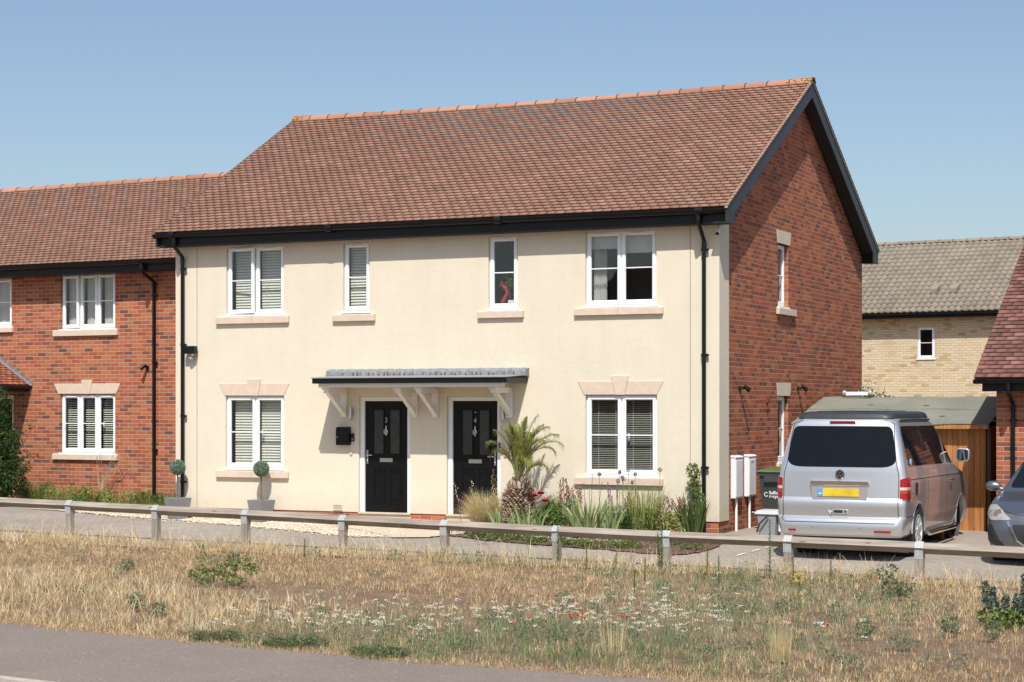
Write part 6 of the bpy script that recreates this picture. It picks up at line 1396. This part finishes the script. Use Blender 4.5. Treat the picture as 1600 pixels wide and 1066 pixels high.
# seed heads on the tall grass
k = rng.random(n) < .10; sx, sy, sh_ = x[k], y[k], h[k]
grass('grass_seed_heads', sx, sy, sh_*1.25, np.full(len(sx), .010), rng.uniform(.05, .8, len(sx)), np.tile(PALE, (len(sx), 1))*rng.uniform(.8, 1.1, len(sx))[:, None], 'bleached seed heads nodding above the tall dry grass', seg=4)
# grey-green yarrow foliage and flower heads
def yv(n): x, y = vscatter(n); ta, ba, ge, gn = zones(x, y); k = rng.random(len(x)) < np.clip(.62*ge+.6*gn-.12, 0, 1)*(.1+1.3*gfield(x*2.1+1, y*2.6)**1.5)*(cell(x, y, .22, 5.) > .35); return x[k], y[k], gn[k]
x, y, gn = yv(200000); n = len(x); TF[0] = (.65+.6*cell(x, y, .14))[:, None]; grass('yarrow_foliage', x, y, rng.uniform(.06, .20, n)*(1+.15*gn), rng.uniform(.003, .007, n), rng.uniform(.1, .9, n), tint(n, (GG, 1.2-.5*np.clip(gn, 0, 1)), (DG*1.5, .25+.8*gn), (GR, .45+.3*gn)), 'grey green feathery yarrow foliage across the front of the verge', seg=3, cat='yarrow')
m = MB(); ms = MB(); sp = []
for cx_, cy_, rx, ry, nn in ((.6, -11.5, 1.5, .8, 70), (1.9, -10.8, 1.2, .9, 90), (2.6, -10.2, 1.2, 1.0, 70), (3.2, -11.2, 1.0, .9, 55), (.2, -12.5, .9, .45, 34), (-.6, -12.1, .7, .5, 20), (-.9, -12.75, .25, .2, 9), (1.2, -12.9, 1.0, .35, 22), (2.3, -9.0, .9, .8, 16), (1.6, -5.6, 1.4, .9, 12), (2.6, -5.0, .6, .5, 6), (4.9, -11.0, .9, .9, 8)):
    for k in range(int(nn*.72)): sp.append((random.gauss(cx_, rx*.5), random.gauss(cy_, ry*.5)))
for x0, y0 in sp:
    if y0 < edge_y(x0)+.05: continue
    h0 = random.uniform(.14, .34); z0 = gz(x0, y0); lx, ly = random.gauss(0, .03), random.gauss(0, .03); ms.tube([(x0, y0, z0), (x0+lx, y0+ly, z0+h0)], .0025, 4); rr = random.uniform(.025, .05)
    for k in range(9): a = random.uniform(0, 6.3); r = rr*math.sqrt(random.random()); m.ball((x0+lx+r*math.cos(a), y0+ly+r*math.sin(a), z0+h0+random.uniform(-.014, .008)), random.uniform(.005, .009), 5, 3, .6)
tag(m.build('yarrow_flowers', m_wpetal), 'flat white yarrow flower heads scattered over the front of the verge', 'yarrow', kind='stuff'); tag(ms.build('yarrow_stems', plain('grey_green_stem', (.22, .23, .14), .8)), 'thin grey green stalks under the white yarrow heads', 'yarrow', kind='stuff')
# matted straw and litter at the path edge
TF[0] = 1.; n = 22000; x = rng.uniform(-12, 8, n); y = np.interp(x, [p[0] for p in PE], [p[1] for p in PE])+rng.exponential(.16, n)-.07
grass('straw_litter', x, y, rng.uniform(.05, .12, n), rng.uniform(.002, .005, n), rng.uniform(1.2, 2.6, n), tint(n, (ST, np.full(n, 1.)), (OC, np.full(n, .8)), (BR, np.full(n, .4))), 'matted orange straw lying along the edge of the footpath', seg=3)
# lawn in front of the neighbour
n = 26000; x = rng.uniform(-22, -10.4, n); y = rng.uniform(.2, 2.9, n); k = (y > .3+(x > -15.5)*.45); x, y = x[k], y[k]; n = len(x)
grass('lawn_grass', x, y, rng.uniform(.04, .10, n), np.full(n, .006), rng.uniform(.2, 1, n), tint(n, (np.array([.16, .20, .05]), np.full(n, 1.)), (np.array([.26, .27, .09]), np.full(n, .6)), (ST*.9, np.clip(1.6-(y-.3)*1.4, .05, 2))), 'green grass strip in front of the red brick neighbour')

bl = []
while len(bl) < 210:
    x0, y0 = random.uniform(-9, 7), random.uniform(-13.2, -3.6); ta, ba, ge, gn = [float(v) for v in zones(np.array([x0]), np.array([y0]))]
    if y0 < edge_y(x0)+.1 or random.random() > .10+.5*ge+.5*gn+(.25 if y0 > -4.6 and x0 > -3 else 0): continue
    s0 = random.uniform(.5, 1.3); bl.append(((x0, y0, gz(x0, y0)+.05*s0), (.10*s0, .09*s0, .07*s0*random.uniform(.7, 1.8))))
tag(leafcloud('low_weeds', None, bl, 15000, .015, m_blue), 'low grey green weeds speckled through the verge grass', 'weeds', kind='stuff')

# single weeds one can point at
def weed_bush(x, y, w, h, n, size, mt, label, name='weed_bush', cat='weed', group=None, blobs=None):
    t = empty(name, (x, y, gz(x, y)), 0, label, cat, group); leafcloud('foliage', t, blobs or [((0, 0, h*.45), (w, w*.7, h*.5))], n, size, mt); m = MB()
    for k in range(7): a = k*.9; m.tube([(0, 0, 0), (w*.35*math.cos(a), w*.3*math.sin(a), h*.45), (w*.7*math.cos(a), w*.5*math.sin(a), h*.8)], .004, 4)
    m.build('stems', m_stem, t); return t
weed_bush(-4.05, -8.25, .42, .42, 900, .026, m_leaf, 'bushy green weed, the largest in the left half of the verge', blobs=[((-.15, 0, .12), (.2, .2, .13)), ((.15, .1, .2), (.14, .2, .12)), ((.38, .1, .28), (.13, .12, .1)), ((-.42, .3, .46), (.07, .08, .06)), ((-.30, .2, .34), (.09, .1, .07)), ((.58, 0, .22), (.12, .12, .08)), ((.30, 0, .08), (.2, .12, .07)), ((.5, .1, .36), (.06, .06, .05)), ((.1, .1, .38), (.08, .06, .06))])
weed_bush(4.25, -6.0, .2, .42, 380, .028, m_blue, 'leafy thistle like weed in the right part of the verge just below the fence', blobs=[((0, 0, .12), (.16, .14, .13)), ((-.08, 0, .3), (.14, .1, .14)), ((.16, 0, .12), (.14, .1, .1))])
for i, (x0, y0, lb) in enumerate(((-8.6, -8.6, 'small green weed near the left end of the verge, farthest left'), (-6.1, -7.3, 'small green weed left of the big bushy weed'), (-5.3, -5.9, 'small green weed near the fence above the big bushy weed'), (-3.3, -10.9, 'small blue green weed in the tall grass near the footpath at left'), (-2.5, -11.6, 'grey green weed at the footpath edge left of the yarrow'), (5.6, -9.2, 'small blue green weed in the bare soil at the lower right'), (6.1, -9.5, 'small weed farthest right in the bare soil'), (4.9, -9.9, 'small weed at the left side of the bare soil at the lower right'))):
    weed_bush(x0, y0, .12, .22, 170, .02, m_blue, lb, 'small_weed', group='small green weeds on the verge')
def fleabane(x, y, h, label, heads=1):
    t = empty('fleabane', (x, y, gz(x, y)), 0, label, 'weed', 'tall single stemmed weeds'); t.rotation_euler = (0, 0, random.uniform(0, 6))
    for j in range(heads):
        m = MB(); ox = .08*(j-.5*(heads-1)); tip = Vector((ox*1.8+random.gauss(0, .03), 0, h*(1-.1*j))); m.tube([(ox*.3, 0, 0), (ox, 0, h*.5), tip], [.006, .005, .003], 5); s_ = m.build('stem', m_stem, t); Vv = []; Ff = []; c = 0
        for k in range(int(30+h*80)):
            f = .08+.92*k/int(30+h*80); a = k*2.4; p = Vector((ox*min(1, f*2), 0, 0)).lerp(tip, 0)*0+Vector((lerp(ox*.3, tip.x, f), 0, h*(1-.1*j)*f)); d = Vector((math.cos(a), math.sin(a), random.uniform(.2, .9))).normalized(); l = .085*(1.15-.6*f)*random.uniform(.6, 1.2)*(.6+.6*h); q = Vector((-math.sin(a), math.cos(a), 0))*.008
            Vv += [p-q, p+q, p+d*l+q*.3, p+d*l-q*.3]; Ff.append((c, c+1, c+2, c+3)); c += 4
        npmesh('leaves', np.array([tuple(v) for v in Vv]), np.array(Ff), m_leafy if h < .5 else m_leaf, s_)
fleabane(-1.08, -3.95, .62, 'leafy single weed stem in front of the fence post right of the palm'); fleabane(.44, -3.85, .58, 'pair of leafy weed stems in front of the post below the right downpipe', 2)
fleabane(2.12, -4.15, .78, 'tallest leafy weed with a nodding tip beside the post left of the van'); fleabane(-4.9, -4.6, .30, 'short green weed stem left of the post under door number 3')
for x0, y0, h0, lb in ((1.35, -4.5, .46, 'thin branching weed in front of the drive between two posts'), (.15, -4.9, .34, 'small upright weed left of the pair of leafy stems'), (-.45, -4.4, .30, 'short yellow green weed below the flower bed corner'), (1.75, -5.2, .36, 'upright weed in the greener patch left of the van'), (2.7, -5.0, .38, 'upright weed just right of the tallest weed'), (.95, -5.8, .33, 'upright weed in the grey green patch below the drive'), (3.0, -4.3, .28, 'short weed in front of the van bumper'), (1.2, -6.8, .30, 'short weed in the middle of the grey green patch')): fleabane(x0, y0, h0, lb)
def ragwort(x, y, h, label):
    t = empty('ragwort', (x, y, gz(x, y)), 0, label, 'weed'); m = MB(); m.tube([(0, 0, 0), (.01, 0, h)], .005, 5)
    for k in range(5): m.tube([(.005, 0, h*.7), (random.uniform(-.07, .07), random.uniform(-.05, .05), h*random.uniform(.85, 1.02))], .003, 4)
    m.build('stem', m_stem, t); leafcloud('foliage', t, [((0, 0, h*.45), (.05, .05, h*.4))], 60, .024, m_leafy); m = MB()
    for k in range(46): m.ball((random.gauss(-.01, .035), random.gauss(0, .03), h*random.uniform(.82, 1.03)), .009, 5, 3, .6)
    tag(m.build('flower_head', m_ypetal, t), kind='stuff')
ragwort(4.0, -9.2, .55, 'yellow flowered ragwort stem beside the striped can in the verge')
def poppy(x, y, n, label):
    t = empty('poppy', (x, y, gz(x, y)), 0, label, 'poppy', 'red poppies at the front of the verge')
    for k in range(n):
        ox, oy, h = random.gauss(0, .05), random.gauss(0, .04), random.uniform(.24, .33); m = MB(); m.tube([(0, 0, 0), (ox, oy, h)], .002, 4); s_ = m.build('stem', m_stem, t); m = MB()
        for q in range(4):
            a = q*math.pi/2+random.random(); d = Vector((math.cos(a), math.sin(a), 0)); e_ = Vector((-d.y, d.x, 0)); o = Vector((ox, oy, h)); m.add([o, o+d*.018+e_*.017+Vector((0, 0, .014)), o+d*.028+Vector((0, 0, .022)), o+d*.018-e_*.017+Vector((0, 0, .014))], [(0, 1, 2, 3)])
        m.ball((ox, oy, h+.006), .006, 6, 4); m.build('petals', m_poppy, s_)
poppy(2.52, -11.75, 5, 'cluster of red poppies among the yarrow near the footpath'); poppy(2.92, -11.45, 3, 'smaller pair of red poppies right of the main cluster'); poppy(2.15, -12.2, 2, 'two low red poppies nearest the footpath')
t = empty('dry_grass_tuft', (4.62, -11.9, gz(4.62, -11.9)), 0, 'bleached upright grass tuft near the footpath in the lower right', 'grass tuft'); Vv, Ff = blades(170, .09, .36, .35, .006, .25, hv=.4); npmesh('blades', Vv, Ff, m_straw, t)
t = empty('dry_grass_tuft', (3.05, -12.1, gz(3.05, -12.1)), 0, 'thin bleached grass stalks among the yarrow near the poppies', 'grass tuft'); Vv, Ff = blades(46, .12, .44, .35, .007, .25, hv=.4); npmesh('blades', Vv, Ff, m_straw, t)
for i, (x0, y0, s0, lb) in enumerate(((.05, -12.95, 1., 'dark green tuft at the footpath edge, second from the left'), (-.95, -12.85, .9, 'dark green yarrow tuft at the footpath edge, farthest left'), (1.15, -13.2, 1.1, 'dark green tuft at the footpath edge, third from the left'))):
    t = empty('green_tuft', (x0, y0, gz(x0, y0)), 0, lb, 'grass tuft', 'dark green tufts at the path edge'); mt = leaf_mat('tuft_blade', (.09, .12, .05), (.22, .26, .13))
    Vv, Ff = blades(260, .26*s0, .15, 1.1, .006, .4, hv=.6); npmesh('blades', Vv, Ff, mt, t); leafcloud('foliage', t, [((random.uniform(-.28, .28), random.uniform(-.12, .12), .05), (.13, .09, .06)) for _ in range(8)], 900, .016, mt)
# viper's bugloss cluster at the right
t = empty('bugloss', (6.05, -8.3, gz(6.05, -8.3)), 0, 'cluster of dark blue green bugloss spikes at the right edge of the verge', 'plant'); 
for k, (ox, h) in enumerate(((-.30, .46), (-.22, .42), (-.05, .34), (.08, .34), (.16, .56), (.30, .44), (.40, .36), (.22, .42))):
    m = MB(); oy = random.uniform(-.1, .1); m.tube([(ox*.4, oy*.4, 0), (ox, oy, h)], .008, 5); s_ = m.build('stem', m_stem, t)
    leafcloud('spike', s_, [((ox*.85, oy*.85, h*.78), (.045, .045, h*.3)), ((ox*.7, oy*.7, h*.5), (.045, .045, h*.2))], 300, .022, leaf_mat('bugloss_leaf', (.07, .10, .085), (.17, .22, .16), .2))
leafcloud('basal_leaves', t, [((.0, 0, .1), (.38, .25, .12))], 500, .035, m_leaf)
# crushed can
t = empty('drink_can', (4.28, -9.35, gz(4.28, -9.35)+.03), R(8), 'crushed silver and red drink can lying in the verge beside the ragwort', 'can'); t.scale = (.7, .7, .7)
m = MB(); m.tube([(-.10, 0, .03), (-.08, 0, .03), (-.03, .008, .028), (.03, -.006, .03), (.055, 0, .03)], [.026, .033, .029, .033, .033], 16); m.build('can_body', m_galv, t, smooth=True)
m = MB(); m.tube([(.052, 0, .03), (.10, 0, .03), (.112, 0, .03)], [.034, .034, .026], 16); m.build('red_band', plain('red_print', (.5, .02, .04), .4), t, smooth=True)

# ============================================================ THE OTHER SIDE OF THE ROAD (seen only as reflections)
O = empty('brick_house', (-15, -52, -.2), R(180), 'dark roofed brick house across the road, reflected in the windows', 'house')
ow = [(-6, -4.5, 1, 2.3), (-2, -.5, 1, 2.3), (3, 4.5, 1, 2.3), (-6, -4.5, 3.7, 4.9), (3, 4.5, 3.7, 4.9)]
wall('front_wall', -9, 9, 0, 5.2, ow, .08, m_brick, O)
for a in ow: window(O, *a, lights=[1, 1], blind='none', vents=False, room=False)
m = MB(); m.quad((-9, 0, 0), (-9, 8, 0), (-9, 8, 5.2), (-9, 0, 5.2)); m.quad((9, 0, 0), (9, 8, 0), (9, 8, 5.2), (9, 0, 5.2)); m.quad((-9, 8, 0), (9, 8, 0), (9, 8, 5.2), (-9, 8, 5.2)); m.add([(-9, 0, 5.2), (-9, 8, 5.2), (-9, 4, 8.8)], [(0, 1, 2)]); m.add([(9, 0, 5.2), (9, 8, 5.2), (9, 4, 8.8)], [(0, 1, 2)]); m.build('side_walls', m_brick, O)
r2 = roof_sheet(O, -9.3, 9.3, (-.4, 5.15), (4, 9.1), (8.4, 5.15), name='roof'); tiles('roof_tiles', -9.3, 9.3, (-.42, 5.15), (4, 9.1), .3, .33, m_tile_dark, r2)
for x0, y0, s0 in ((-32, -46, 1.), (-29, -50, .8), (12, -48, 1.1)):
    t = empty('broadleaf_tree', (x0, y0, -.2), 0, {-32: 'leafy tree across the road, farthest from the drive', -29: 'smaller leafy tree across the road beside the dark roofed house', 12: 'largest leafy tree across the road, opposite the drive'}[x0], 'tree', 'trees across the road'); m = MB(); m.tube([(0, 0, 0), (.1, 0, 2*s0), (0, .1, 5*s0)], [.25, .2, .1], 8); m.build('trunk', m_brownstem, t)
    leafcloud('crown', t, [((random.uniform(-1.6, 1.6)*s0, random.uniform(-1.4, 1.4)*s0, random.uniform(3, 6.5)*s0), (1.3*s0, 1.3*s0, 1.0*s0)) for _ in range(9)], 7000, .16, m_leafdk)
